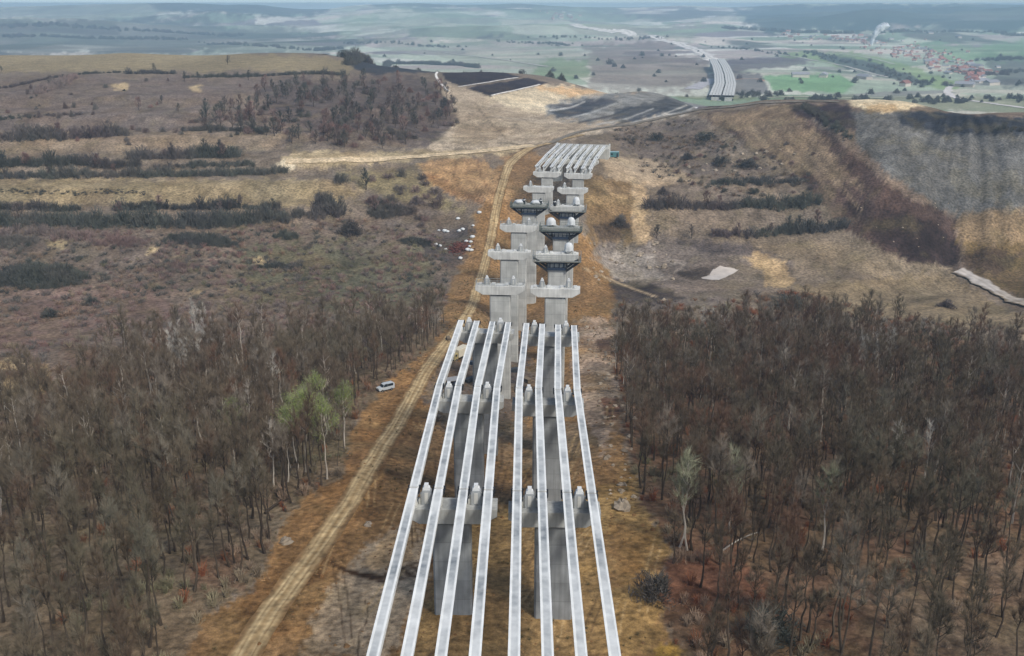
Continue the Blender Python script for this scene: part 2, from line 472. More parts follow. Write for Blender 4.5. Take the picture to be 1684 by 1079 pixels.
zone([(960,72),(1090,70),(1165,104),(1170,140),(1080,152),(960,140)], (122,106,94), 8, 36, .8, F, var=.4, vs=.1)
zone([(1255,124),(1380,122),(1405,140),(1390,152),(1270,150)], (122,158,110), 3, 10, .95, F)
zone([(1190,100),(1310,92),(1340,106),(1200,118)], (96,84,86), 3, 14, .8, F)
zone([(1205,120),(1250,122),(1270,152),(1200,156)], (92,86,86), 3, 14, .8, F)
zone([(1260,84),(1420,88),(1600,140),(1560,150),(1420,118)], (128,150,92), 4, 14, .8, F)
zone([(1330,84),(1420,98),(1540,140),(1500,140),(1390,112)], (70,72,74), 3, 10, .85, F)
zone([(1620,86),(2000,80),(2000,130),(1640,140)], (84,84,78), 6, 30, .8, F)
zone([(1500,76),(1800,62),(2000,60),(2000,90),(1560,100)], (110,146,96), 6, 30, .7, F)
zone([(560,62),(900,66),(1000,100),(900,120),(700,90)], (148,146,122), 6, 40, .5, F)
zone([(905,96),(960,100),(970,130),(900,134),(870,122)], (112,132,84), 5, 20, .7, F)
zone([(1090,158),(1700,158),(1700,190),(1480,176),(1250,164),(1170,166)], (116,122,84), 3, 10, .7, F, var=.4, vs=.2)

# near hill and fields
N = 1060
hill = np.clip((N - GY) / 60 + 0.5, 0, 1)[..., None]
C[:] = C * (1 - hill) + lin((124,111,95)) * hill
zone([(-400,92),(200,82),(400,86),(590,98),(575,120),(400,117),(-400,119)], (142,128,98), 5, 14, 1, 0, N, var=.15)
zone([(-400,125),(700,125),(760,200),(700,240),(-400,240)], (110,97,88), 10, 40, .8, 0, N, var=.5, vs=.5)
zone([(420,140),(700,128),(760,200),(690,245),(540,225),(450,190)], (92,82,76), 10, 40, .9, 0, N, var=.4)
zone([(-400,290),(540,296),(600,318),(540,340),(-400,338)], (152,135,102), 6, 16, .9, 0, N, var=.2)
zone([(-400,222),(480,215),(450,245),(-400,256)], (148,130,106), 6, 20, .8, 0, N, var=.3)
zone([(-400,362),(300,368),(560,356),(720,336),(752,440),(740,500),(640,600),(0,680),(-400,680)], (116,102,88), 10, 30, 1, 0, N)
zone([(-400,480),(260,478),(300,520),(0,600),(-400,610)], (120,98,86), 14, 50, .8, 0, N, var=.4)
zone([(380,410),(560,400),(700,400),(720,500),(560,520),(380,480)], (96,94,72), 14, 50, .85, 0, N, var=.4)
zone([(705,385),(760,368),(800,380),(792,430),(740,440),(700,420)], (74,68,66), 6, 24, .85, 0, N, var=.4, vs=2)
zone([(600,300),(700,300),(735,380),(620,390)], (108,98,88), 12, 40, .8, 0, N, var=.4)
zone([(0,470),(330,478),(340,486),(0,490)], (140,118,104), 4, 14, .5, 0, N)
for bx, by, br in ((200,142,14),(320,146,10),(432,430,16),(320,480,8),(20,600,26),(250,412,12),(90,402,16)):
    zone([(bx-br,by-3),(bx,by-br*.5),(bx+br,by-2),(bx+br*.6,by+br*.4),(bx-br*.7,by+br*.4)], (196,172,128), 4, 12, .7, 0, N)
zone([(1020,205),(1150,180),(1260,168),(1340,182),(1400,260),(1560,440),(1684,520),(2300,560),(2300,200),(1400,160),(1150,172)], (118,102,86), 6, 14, 1, 0, N)
zone([(1010,215),(1140,192),(1330,300),(1400,380),(1490,430),(1560,500),(1684,545),(2300,600),(1300,600),(1000,560),(960,300)], (122,108,90), 10, 30, 1, 0, N, var=.15)
zone([(1000,215),(1140,190),(1210,260),(1300,290),(1200,330),(1060,300)], (108,96,86), 10, 40, .8, 0, N, var=.5, vs=1.5)
zone([(1110,280),(1300,300),(1360,370),(1100,380)], (128,114,98), 10, 30, .6, 0, N, var=.3)
zone([(1200,400),(1480,392),(1560,440),(1560,470),(1250,430)], (130,115,92), 6, 20, .8, 0, N, var=.4)
zone([(1280,470),(1560,452),(1684,520),(2300,560),(2300,620),(1400,520)], (132,115,88), 8, 30, .9, 0, N, var=.3)
# spoil slopes
zone([(1140,186),(1300,170),(1390,240),(1480,320),(1574,360),(1576,440),(1480,428),(1388,374),(1290,272)], (80,64,56), 2.5, 12, 1, 0, N, var=.12)
zone([(1150,188),(1290,172),(1380,262),(1420,310),(1330,290),(1250,240)], (140,120,94), 10, 34, .9, 0, N, var=.5, vs=2)
zone([(1380,330),(1490,350),(1566,390),(1570,440),(1480,424)], (54,44,41), 6, 22, .95, 0, N, var=.25)
zone([(1395,180),(1500,184),(1684,196),(2300,210),(2300,360),(1684,350),(1572,360),(1470,290),(1410,240)], (100,98,92), 4, 12, 1, 0, N)
zone([(1470,186),(1560,184),(1684,196),(2300,204),(2300,224),(1640,222),(1540,220),(1480,206)], (50,53,58), 5, 18, 1, 0, N)
zone([(1570,350),(1684,345),(2300,350),(2300,400),(1684,410),(1575,400)], (136,114,84), 10, 30, .9, 0, N, var=.3)
zone([(1572,395),(1684,400),(2300,420),(2300,500),(1684,495),(1600,455)], (104,86,56), 8, 24, .95, 0, N, var=.4)
zone([(1570,425),(1640,410),(1684,420),(1640,455),(1585,440)], (72,58,48), 5, 20, .8, 0, N)
zone([(1300,172),(1395,170),(1405,190),(1408,214),(1360,206),(1310,188)], (56,48,52), 4, 14, .95, 0, N, var=.2)
zone([(1392,164),(1440,156),(1560,166),(1585,175),(1500,178),(1450,186),(1400,174)], (214,194,156), 3, 8, 1, 0, N)
zone([(1420,172),(1470,172),(1480,182),(1430,186)], (168,140,100), 3, 8, .8, 0, N)
# river flat with mud, pond bank
zone([(950,380),(1100,388),(1210,400),(1310,430),(1300,470),(1200,500),(1040,510),(960,480)], (116,104,92), 8, 30, 1, 0, N, var=.2)
zone([(960,400),(1060,410),(1110,440),(1060,470),(970,450)], (168,156,140), 10, 60, .75, 0, N, var=.9, vs=2.5)
zone([(950,450),(1080,470),(1130,490),(1040,498),(955,478)], (62,54,50), 5, 20, .85, 0, N)
zone([(1110,395),(1240,400),(1280,420),(1160,416)], (84,76,72), 5, 24, .8, 0, N)
zone([(1110,450),(1150,440),(1180,436),(1160,456),(1130,462)], (64,56,50), 3, 10, .8, 0, N)
zone([(1222,424),(1250,416),(1290,430),(1306,460),(1290,474),(1262,470),(1256,446)], (176,150,112), 5, 12, .95, 0, N)
# bridge corridor
zone([(250,1200),(330,1010),(420,975),(452,860),(486,800),(548,772),(574,716),(604,660),(650,606),(700,566),(728,520),(742,470),(762,420),(790,340),(800,290),(850,250),(905,255),(880,310),(960,380),(1000,440),(1012,540),(1008,620),(1032,740),(1052,830),(1104,900),(1082,960),(1096,1060),(1200,1200)], (142,110,72), 8, 26, 1, 0, N)
zone([(470,860),(560,760),(680,620),(720,560),(690,700),(600,860),(430,1079),(370,1079)], (122,90,56), 16, 60, .8, 0, N, var=.7, vs=1.3)
zone([(490,1079),(520,1000),(600,900),(680,850),(720,900),(640,1079)], (176,154,124), 8, 24, .95, 0, N, var=.2)
zone([(590,930),(640,880),(690,862),(680,920),(620,945)], (180,150,110), 5, 14, .9, 0, N)
zone([(700,570),(860,560),(880,640),(840,720),(720,700),(690,640)], (92,86,80), 14, 40, .85, 0, N, var=.5, vs=2)
zone([(780,700),(1000,700),(1010,760),(820,770)], (118,104,84), 12, 40, .7, 0, N, var=.6, vs=2)
zone([(950,520),(1010,530),(1014,600),(1022,700),(990,750),(960,700),(945,600)], (170,148,126), 8, 40, .9, 0, N, var=.8, vs=2.2)
zone([(985,655),(1020,655),(1022,690),(1000,694)], (100,58,42), 4, 14, .8, 0, N)
zone([(980,558),(1006,556),(1006,574),(985,576)], (84,60,48), 3, 10, .8, 0, N)
zone([(780,840),(1050,780),(1104,900),(1080,1079),(650,1100)], (156,126,78), 14, 40, .75, 0, N, var=.3)
zone([(1000,860),(1080,880),(1060,960),(1000,980)], (126,86,46), 14, 40, .6, 0, N, var=.4)
zone([(1080,1062),(1150,1058),(1230,1110),(1060,1110)], (160,128,62), 5, 10, .9, 0, N)
zone([(690,270),(730,258),(800,262),(842,300),(840,330),(760,330),(700,300)], (176,140,98), 6, 14, 1, 0, N, var=.12)
zone([(690,286),(720,292),(800,330),(790,336),(730,312)], (130,94,62), 5, 10, .8, 0, N)
zone([(830,260),(880,256),(900,300),(862,360),(836,400),(840,320)], (140,112,80), 8, 24, .8, 0, N, var=.5, vs=2)
zone([(955,290),(1040,290),(1046,330),(1040,400),(975,400),(955,330)], (128,104,72), 6, 20, 1, 0, N, var=.2)
zone([(975,370),(1040,366),(1040,392),(985,396)], (74,62,52), 4, 16, .8, 0, N)
zone([(965,325),(1030,318),(1034,334),(968,338)], (164,136,96), 4, 14, .8, 0, N)
zone([(985,262),(1060,258),(1150,300),(1060,306),(1000,290)], (176,154,124), 5, 20, .85, 0, N, var=.4, vs=2)
zone([(1040,300),(1062,300),(1066,360),(1070,400),(1042,398)], (176,150,114), 5, 12, .85, 0, N)
zone([(560,285),(690,276),(700,300),(760,345),(640,330)], (134,122,88), 8, 24, .8, 0, N, var=.4)
zone([(462,262),(480,250),(600,250),(720,246),(860,240),(850,252),(700,262),(560,272),(470,278)], (182,162,126), 5, 10, 1, 0, N, var=.15)
zone([(455,268),(480,258),(500,262),(480,282),(458,280)], (206,190,158), 3, 12, .9, 0, N, var=.5, vs=3)
# embankment of fill beyond the abutment, landfill cells
zone([(700,250),(750,200),(742,170),(720,145),(735,135),(800,150),(900,138),(960,142),(1060,150),(1170,160),(1150,182),(1000,212),(940,232),(800,246)], (178,160,134), 5, 12, 1, 0, N)
zone([(790,160),(880,140),(960,142),(980,154),(920,176),(900,188),(840,176)], (214,196,162), 6, 16, .95, 0, N)
zone([(880,144),(950,142),(1000,150),(940,160)], (196,158,112), 5, 14, .8, 0, N)
zone([(900,172),(980,155),(1080,150),(1165,162),(1140,182),(1060,196),(960,204),(900,190)], (138,136,128), 6, 14, 1, 0, N)
zone([(905,176),(990,160),(1010,168),(950,194),(915,192)], (66,70,76), 4, 14, .95, 0, N, var=.3)
zone([(1010,180),(1100,160),(1160,160),(1150,178),(1060,194),(1000,200)], (70,72,74), 4, 16, .9, 0, N, var=.3)
zone([(745,200),(800,185),(830,215),(790,240),(745,244)], (150,132,106), 6, 20, .7, 0, N, var=.4)
zone([(575,105),(600,98),(660,102),(790,112),(750,118),(700,120),(600,122)], (58,62,66), 3, 6, .95, 0, N)
zone([(722,120),(760,115),(820,118),(862,126),(756,142),(738,134)], (52,46,50), 1.5, 2, 1, 0, N)
zone([(762,145),(868,128),(900,136),(806,158),(780,150)], (48,43,48), 1.5, 2, 1, 0, N)
# ruts, furrows and tracks
for dx in (0, 7, 15, 22):
    streak([(545+dx,925+dx*.6),(580+dx,945),(630,958-dx*.5),(690,946-dx),(720,915-dx)], (70,48,30), 4.5, .9, 0, N)
    streak([(700+dx*.6,760+dx*2),(672+dx,820+dx),(680+dx,900-dx)], (84,60,36), 4, .8, 0, N)
streak([(600,985),(606,1010),(592,1050),(586,1079)], (70,50,34), 3, .8, 0, N, 10)
for k in range(7):
    streak([(742+k*9,262),(735+k*11,290),(760+k*11,326)], (118,84,54) if k % 2 else (184,148,104), 3, .6, 0, N)
for k in range(5):
    streak([(700-k*30,700+k*34),(660-k*20,730+k*30),(640-k*26,770+k*30)], (168,132,84), 4, .5, 0, N, 14)
streak([(958,440),(1000,458),(1040,474),(1080,488)], (196,172,136), 3, .8, 0, N)
streak([(780,168),(800,196),(830,226)], (92,80,66), 3, .6, 0, N)
for k in range(9):
    streak([(1180+k*17,196+k*3),(1215+k*20,230+k*7),(1250+k*24,262+k*12)], (164,142,110) if k % 2 else (84,68,58), 5, .4, 0, N, 10)
for x0, y0, x1, y1, c, w in [(912,186,990,164,(60,64,70),4),(930,196,1010,170,(170,168,160),3),(950,203,1040,176,(58,62,68),4),(980,206,1075,178,(176,172,162),3),(1010,205,1100,176,(62,64,68),4),(1040,202,1130,172,(180,174,160),3),(1070,198,1145,170,(64,66,68),3),(1090,192,1160,166,(186,180,166),3),(905,182,960,168,(186,182,172),3)]:
    streak([(x0,y0),((x0+x1)/2+6,(y0+y1)/2+2),(x1,y1)], c, w, .8, 0, N, 8)
rq_ = np.random.RandomState(8)
for k in range(46):                              # machine tracks criss-crossing the site
    y_ = rq_.uniform(560, 1070); f_ = (y_ - 540) / 540.0; x_ = rq_.uniform(735 - 330 * f_, 985 + 100 * f_)
    L_ = rq_.uniform(40, 110) * (.5 + f_); sl = rq_.uniform(-.9, .25); cv_ = rq_.uniform(-26, 26)
    lt = rq_.rand() < .5
    for o_ in (0, 7 + 7 * f_):
        streak([(x_ + o_, y_), (x_ + o_ - sl * L_ * .5 + cv_ * .5, y_ - L_ * .5), (x_ + o_ - sl * L_ + cv_, y_ - L_ * .9)], (186,156,110) if lt else (82,60,40), 2.2 + 1.6 * f_, .6, 0, N, 6)
zone([(1146,179),(1160,163),(1178,158),(1196,160),(1200,166),(1170,172),(1158,179)], (112,102,98), 2, 5, .95, 0, N)
streak([(1145,177),(1151,169),(1163,161)], (232,228,218), 2.4, .95, 0, N, 1)
for x0, y0, x1, y1 in ((1166,176,1196,170),(1172,172,1204,166),(1160,180,1186,175)): streak([(x0,y0),(x1,y1)], (50,48,48), 2, .8, 0, N, 3)
# woods' floor: leaf litter
LEFTWOOD = [(-700,640),(0,650),(120,615),(250,574),(360,570),(560,552),(680,542),(738,528),(716,566),(650,622),(604,662),(574,716),(562,790),(500,818),(456,872),(418,970),(330,1006),(300,1120),(250,1700),(-1500,1700)]
RIGHTWOOD = [(1012,580),(1060,556),(1150,545),(1330,532),(1480,540),(1560,560),(1684,575),(2300,620),(2800,1700),(1230,1700),(1130,1090),(1096,1050),(1086,960),(1108,900),(1056,830),(1040,760),(1026,700),(1012,620)]
zone(LEFTWOOD, (112,98,78), 8, 24, 1, 0, N)
zone(RIGHTWOOD, (106,92,74), 8, 24, 1, 0, N)
zone(RIGHTWOOD, (118,82,58), 8, 24, .55, 0, N, var=1.2, vs=.8)
zone([(1080,930),(1200,880),(1260,960),(1180,1010),(1090,990)], (116,72,52), 10, 40, .5, 0, N, var=.6)
zone([(0,620),(70,600),(90,640),(0,660)], (176,150,104), 6, 20, .8, 0, N)
for poly in ([(300,920),(400,900),(410,970),(330,980)], [(100,560),(300,590),(280,650),(120,640)]):
    zone(poly, (108,72,56), 10, 40, .4, 0, N, var=.7)

# grain: patches of growth, furrows running down the slopes
g1 = fbm(GX / 13, GY / 13, 4, 21); g2 = fbm(GX / 2.6, GY / 2.6, 3, 22)
k = 1 + near * (g1 * 0.75 + g2 * 0.6)
gs = fbm(GX / 1.5 + fbm(GX / 30, GY / 30, 2, 27) * 3, GY / 80, 3, 23)
k = k * (1 + gul * gs * 0.4) * (1 + MOUND * np.clip(RIB - .1, -.5, .5) * .3)
em = np.clip((PX - 880) / 40, 0, 1) * np.clip((1170 - PX) / 30, 0, 1) * np.clip((GY - 600) / 20, 0, 1) * np.clip((830 - GY) / 30, 0, 1)
k = k * (1 + em * fbm((GX + GY * .35) / 5, GY / 60, 3, 25) * 0.8)
k = k * (1 + far * fbm(GX / 60, GY / 110, 4, 24) * 0.6)
C = np.clip(C * k[..., None], 0.004, 0.9)
# tufts of grass and dark wet soil breaking up the bare ground
tf = np.clip((fbm(GX / 9, GY / 9, 4, 61) - .06) * 9, 0, 1) * near
C[:] = C * (1 - tf[..., None] * .25) + lin((112,102,70)) * tf[..., None] * .25
tf = np.clip((fbm(GX / 16, GY / 16, 3, 64) - .0) * 7, 0, 1) * near * np.clip((1030 - PX) / 20, 0, 1)
C[:] = C * (1 - tf[..., None] * .3) + lin((112,92,70)) * tf[..., None] * .3
tf = np.clip((fbm(GX / 6, GY / 7, 4, 62) - .12) * 10, 0, 1) * near
C[:] = C * (1 - tf[..., None] * .28)
warmth = (fbm(GX / 24, GY / 24, 3, 26) * near)[..., None]
C = np.clip(C * (1 + warmth * np.array([0.10, 0.0, -0.14])), 0.004, 0.9)

gm = bpy.data.materials.new("ground_soil"); gm.use_nodes = True
nt = gm.node_tree; b = nt.nodes["Principled BSDF"]; b.inputs["Roughness"].default_value = 1.0; b.inputs["Specular IOR Level"].default_value = 0.1
at = nt.nodes.new("ShaderNodeAttribute"); at.attribute_name = "Col"
o1 = mulcol(nt, at.outputs["Color"], ranged(nt, world_noise(nt, 0.9, 10), 0.5, 1.5))
o1 = mulcol(nt, o1, ranged(nt, world_noise(nt, 0.12, 6), 0.8, 1.2))
o1 = mulcol(nt, o1, ranged(nt, world_noise(nt, 4.5, 5), 0.75, 1.25))
nt.links.new(o1, b.inputs["Base Color"])
bp = nt.nodes.new("ShaderNodeBump"); bp.inputs["Strength"].default_value = 0.8; bp.inputs["Distance"].default_value = 0.6
nt.links.new(world_noise(nt, 0.7, 8), bp.inputs["Height"]); nt.links.new(bp.outputs[0], b.inputs["Normal"])

idx = np.arange(NA * NL).reshape(NL, NA)
quads = np.stack([idx[:-1, :-1], idx[:-1, 1:], idx[1:, 1:], idx[1:, :-1]], -1).reshape(-1, 4)
gme = np_mesh("ground", np.stack([GX, GY, Z], -1).reshape(-1, 3), quads, [gm], C.reshape(-1, 3), smooth=True)
tag(link("ground", gme), kind="structure")

def attr_mat(name, base, rough=0.95, n1=0.4, scale=0.8):
    m = bpy.data.materials.new(name); m.use_nodes = True
    nt = m.node_tree; b = nt.nodes["Principled BSDF"]; b.inputs["Roughness"].default_value = rough; b.inputs["Specular IOR Level"].default_value = 0.15
    at = nt.nodes.new("ShaderNodeAttribute"); at.attribute_name = "Col"
    nt.links.new(mulcol(nt, at.outputs["Color"], ranged(nt, world_noise(nt, scale, 7), 1 - n1, 1 + n1)), b.inputs["Base Color"])
    return m
M_road = attr_mat("packed_earth", None)

def draped(name, pts, width, col, ruts=None, step=1.5, across=9, lift=0.06, edge=0.25, seed=1, mt=None, hidden_from=60, blend=None, wob=0.0):
    """a strip of road or water lying on the ground along points picked in the photo"""
    P = []
    for p in pts:
        P.append(Vector(p) if len(p) == 3 else hit(p[0], p[1], hidden_from))
    # Catmull-Rom through the points
    Q = []
    for i in range(len(P) - 1):
        p0 = P[max(i - 1, 0)]; p1 = P[i]; p2 = P[i + 1]; p3 = P[min(i + 2, len(P) - 1)]
        n = max(2, int((p2 - p1).length / step))
        for j in range(n):
            t = j / n
            Q.append(0.5 * ((2 * p1) + (p2 - p0) * t + (2 * p0 - 5 * p1 + 4 * p2 - p3) * t * t + (3 * p1 - p0 - 3 * p2 + p3) * t ** 3))
    Q.append(P[-1]); n = len(Q)
    q = np.array([(a[0], a[1]) for a in Q]); d = np.gradient(q, axis=0); d /= np.linalg.norm(d, axis=1)[:, None] + 1e-9
    side = np.c_[d[:, 1], -d[:, 0]]
    ws = np.array(width if hasattr(width, '__len__') else [width] * len(P), float)
    wi = np.interp(np.linspace(0, len(ws) - 1, n), np.arange(len(ws)), ws)
    s = np.arange(n) * step
    wi = wi * (1 + wob * fbm(s / 5, s * 0 + 17, 3, seed + 1))
    t = np.linspace(-0.5, 0.5, across)
    jit = np.zeros((n, across))
    jit[:, 0] = fbm(s / 6, s * 0 + 3, 4, seed) * edge * 2; jit[:, -1] = fbm(s / 6, s * 0 + 9, 4, seed + 3) * edge * 2
    off = (t[None] + jit * 0.5) * wi[:, None]
    X = q[:, 0:1] + side[:, 0:1] * off; Y = q[:, 1:2] + side[:, 1:2] * off
    Zr = ground(X, Y) + lift + Y * 0.00035
    cols = np.empty((n, across, 3)); cols[:] = lin(col)
    if ruts is not None:
        for pos, hw, rc, al in ruts:
            w = np.clip(1.3 - np.abs(t[None] - pos + (fbm(s / 14, s * 0 + pos * 30, 3, seed)[:, None]) * 0.16) / hw, 0, 1) * al * np.clip(.75 + 1.6 * fbm(s / 9, s * 0 + pos * 50, 3, seed + 2), .1, 1)[:, None]
            cols = cols * (1 - w[..., None]) + lin(rc) * w[..., None]
    if blend is not None:                       # shoulders fade into the soil beside the track
        w = np.clip((np.abs(t)[None] + fbm(X / 4, Y / 4, 3, seed + 5) * .3 - .3) / .16, 0, 1)[..., None]
        cols = cols * (1 - w) + lin(blend) * w
    cols *= (1 + 0.7 * fbm(X / 3, Y / 3, 3, seed + 7))[..., None]
    ii = np.arange(n * across).reshape(n, across)
    qd = np.stack([ii[:-1, :-1], ii[:-1, 1:], ii[1:, 1:], ii[1:, :-1]], -1).reshape(-1, 4)
    o = link(name, np_mesh(name, np.stack([X, Y, Zr], -1).reshape(-1, 3), qd, [mt or M_road], cols.reshape(-1, 3), smooth=True))
    tag(o, kind="structure"); return o

RUTS = [(-0.3, .05, (196,174,132), .8), (-0.14, .06, (196,174,132), .8), (0.16, .06, (200,178,136), .8), (0.33, .05, (190,168,126), .8), (0.0, .05, (132,108,72), .7), (.25, .03, (122,96,64), .6), (-.22, .03, (122,96,64), .6)]
draped("dirt_road", [(380,1120),(408,1070),(470,975),(545,870),(590,800),(636,724),(676,656),(704,606),(742,555),(772,512),(790,460),(806,400),(815,350),(828,300),(840,268),(868,246),(905,236),(960,222)],
       [4.6,4.6,4.4,4.2,4.2,4.4,4.4,4.4,4.4,4.4,4.4,4.4,4.6,5,6,6,5,4], (160,136,98), RUTS, 0.8, 25, 0.10, .12, 2, blend=(124,98,66))
draped("dirt_road", [(470,266),(560,262),(690,258),(780,250),(850,243),(880,240)], [5,6,6,6,8,8], (196,174,138), [(-.2,.1,(214,194,160),.7),(.2,.1,(214,194,160),.7)], 1.2, 11, .15, .08, 4)
draped("dirt_road", [(905,236),(960,216),(1010,208),(1080,196),(1150,181),(1250,170),(1380,168)], 5, (124,116,102), None, 1.5, 7, .2, .08, 5)
for i, (pts, w) in enumerate([([(720,118),(717,125),(724,137),(738,151)], 2.0), ([(722,119),(740,117),(775,117),(815,118.5)], 1.4), ([(754,143.5),(790,138),(826,132),(852,128.5)], 1.7), ([(808,158),(840,151),(870,144),(888,139.5)], 1.7)]):
    P_ = []
    for p in pts:                               # keep to this side of the crest
        q = hit(*p); dy = 0
        while q.y > 960 and dy < 12: dy += 1; q = hit(p[0], p[1] + dy)
        P_.append(q)
    draped("path", [tuple(q) for q in P_], w, (226,220,208), None, 1.0, 5, .2, .06, 6 + i)
M_water = attr_mat("muddy_water", None, 0.12, 0.12, 0.3)
draped("stream", [(1576,446),(1600,458),(1628,474),(1660,492),(1700,508),(1780,540)], [6,8,7,5,4,4], (192,182,168), [(0,.12,(150,138,122),.6)], .4, 21, .5, .0, 10, M_water, blend=(120,104,84), wob=1.3)
def draped_poly(name, pts, col, mt, lift=.1, n=6):
    """a sheet lying in a hollow: closed outline picked in the photo, filled with rings"""
    P = [hit(*p) for p in pts]; Q = []
    for i in range(len(P)):
        a_, b_ = P[i], P[(i + 1) % len(P)]
        for j in range(5):
            q = a_.lerp(b_, j / 5); k_ = float(fbm(np.array([q.x / 1.6]), np.array([q.y / 1.6]), 3, 77)[0]); Q.append(Vector((q.x + k_ * 1.6, q.y + k_ * 3.0, 0)))
    c_ = sum(Q, Vector()) / len(Q); m_ = len(Q); V = []
    for r_ in range(n + 1):
        for q in Q: V.append(c_.lerp(q, r_ / n))
    V = np.array([(v.x, v.y, 0) for v in V]); lvl = float(np.median(ground(V[:, 0], V[:, 1]))) + lift
    V[:, 2] = np.maximum(ground(V[:, 0], V[:, 1]) + lift, lvl - .4)
    F_ = [[r_ * m_ + i, r_ * m_ + (i + 1) % m_, (r_ + 1) * m_ + (i + 1) % m_, (r_ + 1) * m_ + i] for r_ in range(n) for i in range(m_)]
    cols = np.repeat(lin(col)[None], len(V), 0) * (1 + .35 * fbm(V[:, 0] / 4, V[:, 1] / 6, 3, 78))[:, None]
    return tag(link(name, np_mesh(name, V, np.array(F_), [mt], cols, smooth=True)), kind="structure")
draped_poly("pond", [(1152,458),(1167,452),(1172,444),(1183,439),(1202,441),(1215,444),(1202,452),(1183,460),(1164,461)], (198,186,170), M_water)
# ------------------------------------------------------------------ viaduct under construction
def concrete(name, col, bands=0.0, stain=0.25, rough=0.85):
    m = bpy.data.materials.new(name); m.use_nodes = True
    nt = m.node_tree; b = nt.nodes["Principled BSDF"]; b.inputs["Roughness"].default_value = rough; b.inputs["Specular IOR Level"].default_value = 0.25
    rgb = nt.nodes.new("ShaderNodeRGB"); rgb.outputs[0].default_value = tuple(lin(col)) + (1,)
    o = mulcol(nt, rgb.outputs[0], ranged(nt, world_noise(nt, 0.35, 7), 1 - stain, 1 + stain * .6))
    o = mulcol(nt, o, ranged(nt, world_noise(nt, 1.0, 5, (2.2, 2.2, 0.12)), 1 - stain * .7, 1 + stain * .4))   # rain streaks
    if bands:
        tc = nt.nodes.new("ShaderNodeTexCoord"); sx = nt.nodes.new("ShaderNodeSeparateXYZ"); nt.links.new(tc.outputs["Object"], sx.inputs[0])
        dv = nt.nodes.new("ShaderNodeMath"); dv.operation = 'DIVIDE'; dv.inputs[1].default_value = bands; nt.links.new(sx.outputs[2], dv.inputs[0])
        fr = nt.nodes.new("ShaderNodeMath"); fr.operation = 'FRACT'; nt.links.new(dv.outputs[0], fr.inputs[0])
        fl = nt.nodes.new("ShaderNodeMath"); fl.operation = 'FLOOR'; nt.links.new(dv.outputs[0], fl.inputs[0])
        wn_ = nt.nodes.new("ShaderNodeTexWhiteNoise"); wn_.noise_dimensions = '1D'; nt.links.new(fl.outputs[0], wn_.inputs["W"])
        o = mulcol(nt, o, ranged(nt, wn_.outputs["Value"], 0.88, 1.08, 0, 1))             # each pour a little different
        o = mulcol(nt, o, ranged(nt, fr.outputs[0], 0.7, 1.0, 0.0, 0.05))                 # joint between pours
    nt.links.new(o, b.inputs["Base Color"])
    bp = nt.nodes.new("ShaderNodeBump"); bp.inputs["Strength"].default_value = 0.2; bp.inputs["Distance"].default_value = 0.05
    nt.links.new(world_noise(nt, 5, 5), bp.inputs["Height"]); nt.links.new(bp.outputs[0], b.inputs["Normal"])
    return m
M_shaft = concrete("pier_concrete", (182,182,174), 3.0, 0.22)
M_cap = concrete("cap_concrete", (204,203,194), 0, 0.22)
M_block = concrete("block_concrete", (160,163,162), 0, 0.15)
M_shaft_shaded = concrete("shaded_pier_concrete", (142,144,142), 3.0, 0.3)  # pier concrete with the shade under the girders put into its colour
M_cap_shaded = concrete("shaded_cap_concrete", (170,171,166), 0, 0.3)  # cap concrete darkened the same way, girder shade in the colour
M_pad = mat("white_rubber_pad", (214,214,208), .7, .08, 3)
M_dark = mat("dark_steel", (46,48,52), .6, .2, 4, .3)
M_blue = mat("blue_grey_steel", (62,74,92), .55, .25, 3, .4)
M_galv = mat("galvanised_rail", (160,164,160), .5, .2, 3, .5)
M_plank = mat("platform_boards", (150,146,130), .9, .3, 2)
M_net = mat("safety_net", (92,102,96), .9, .25, 3)
M_tarp = mat("white_tarpaulin", (208,210,206), .6, .1, 2, bump=.4)
M_bear = mat("bearing_rubber", (50,50,50), .8, .1, 4)

# girder top: pale edges, a rough grey strip along the middle with damp stains
M_gird = bpy.data.materials.new("girder_concrete"); M_gird.use_nodes = True
nt = M_gird.node_tree; b = nt.nodes["Principled BSDF"]; b.inputs["Roughness"].default_value = .75; b.inputs["Specular IOR Level"].default_value = .3
tc = nt.nodes.new("ShaderNodeTexCoord"); sx = nt.nodes.new("ShaderNodeSeparateXYZ"); nt.links.new(tc.outputs["Object"], sx.inputs[0])
ab = nt.nodes.new("ShaderNodeMath"); ab.operation = 'ABSOLUTE'; nt.links.new(sx.outputs[0], ab.inputs[0])
mid = ranged(nt, ab.outputs[0], 1.0, 0.0, 0.30, 0.42)
wet = ranged(nt, world_noise(nt, .12, 7), 0.3, 1.0, .36, .64)
wet2 = ranged(nt, world_noise(nt, .8, 6), 0.6, 1.0, .35, .65)
m1 = nt.nodes.new("ShaderNodeMath"); m1.operation = 'MULTIPLY'; nt.links.new(mid, m1.inputs[0]); nt.links.new(wet, m1.inputs[1])
m2 = nt.nodes.new("ShaderNodeMath"); m2.operation = 'MULTIPLY'; nt.links.new(m1.outputs[0], m2.inputs[0]); nt.links.new(wet2, m2.inputs[1])
mx = nt.nodes.new("ShaderNodeMix"); mx.data_type = 'RGBA'; nt.links.new(m2.outputs[0], mx.inputs[0])
mx.inputs[6].default_value = tuple(lin((236,236,228))) + (1,); mx.inputs[7].default_value = tuple(lin((124,130,132))) + (1,)
nt.links.new(mulcol(nt, mx.outputs[2], ranged(nt, world_noise(nt, .5, 8), .85, 1.07)), b.inputs["Base Color"])

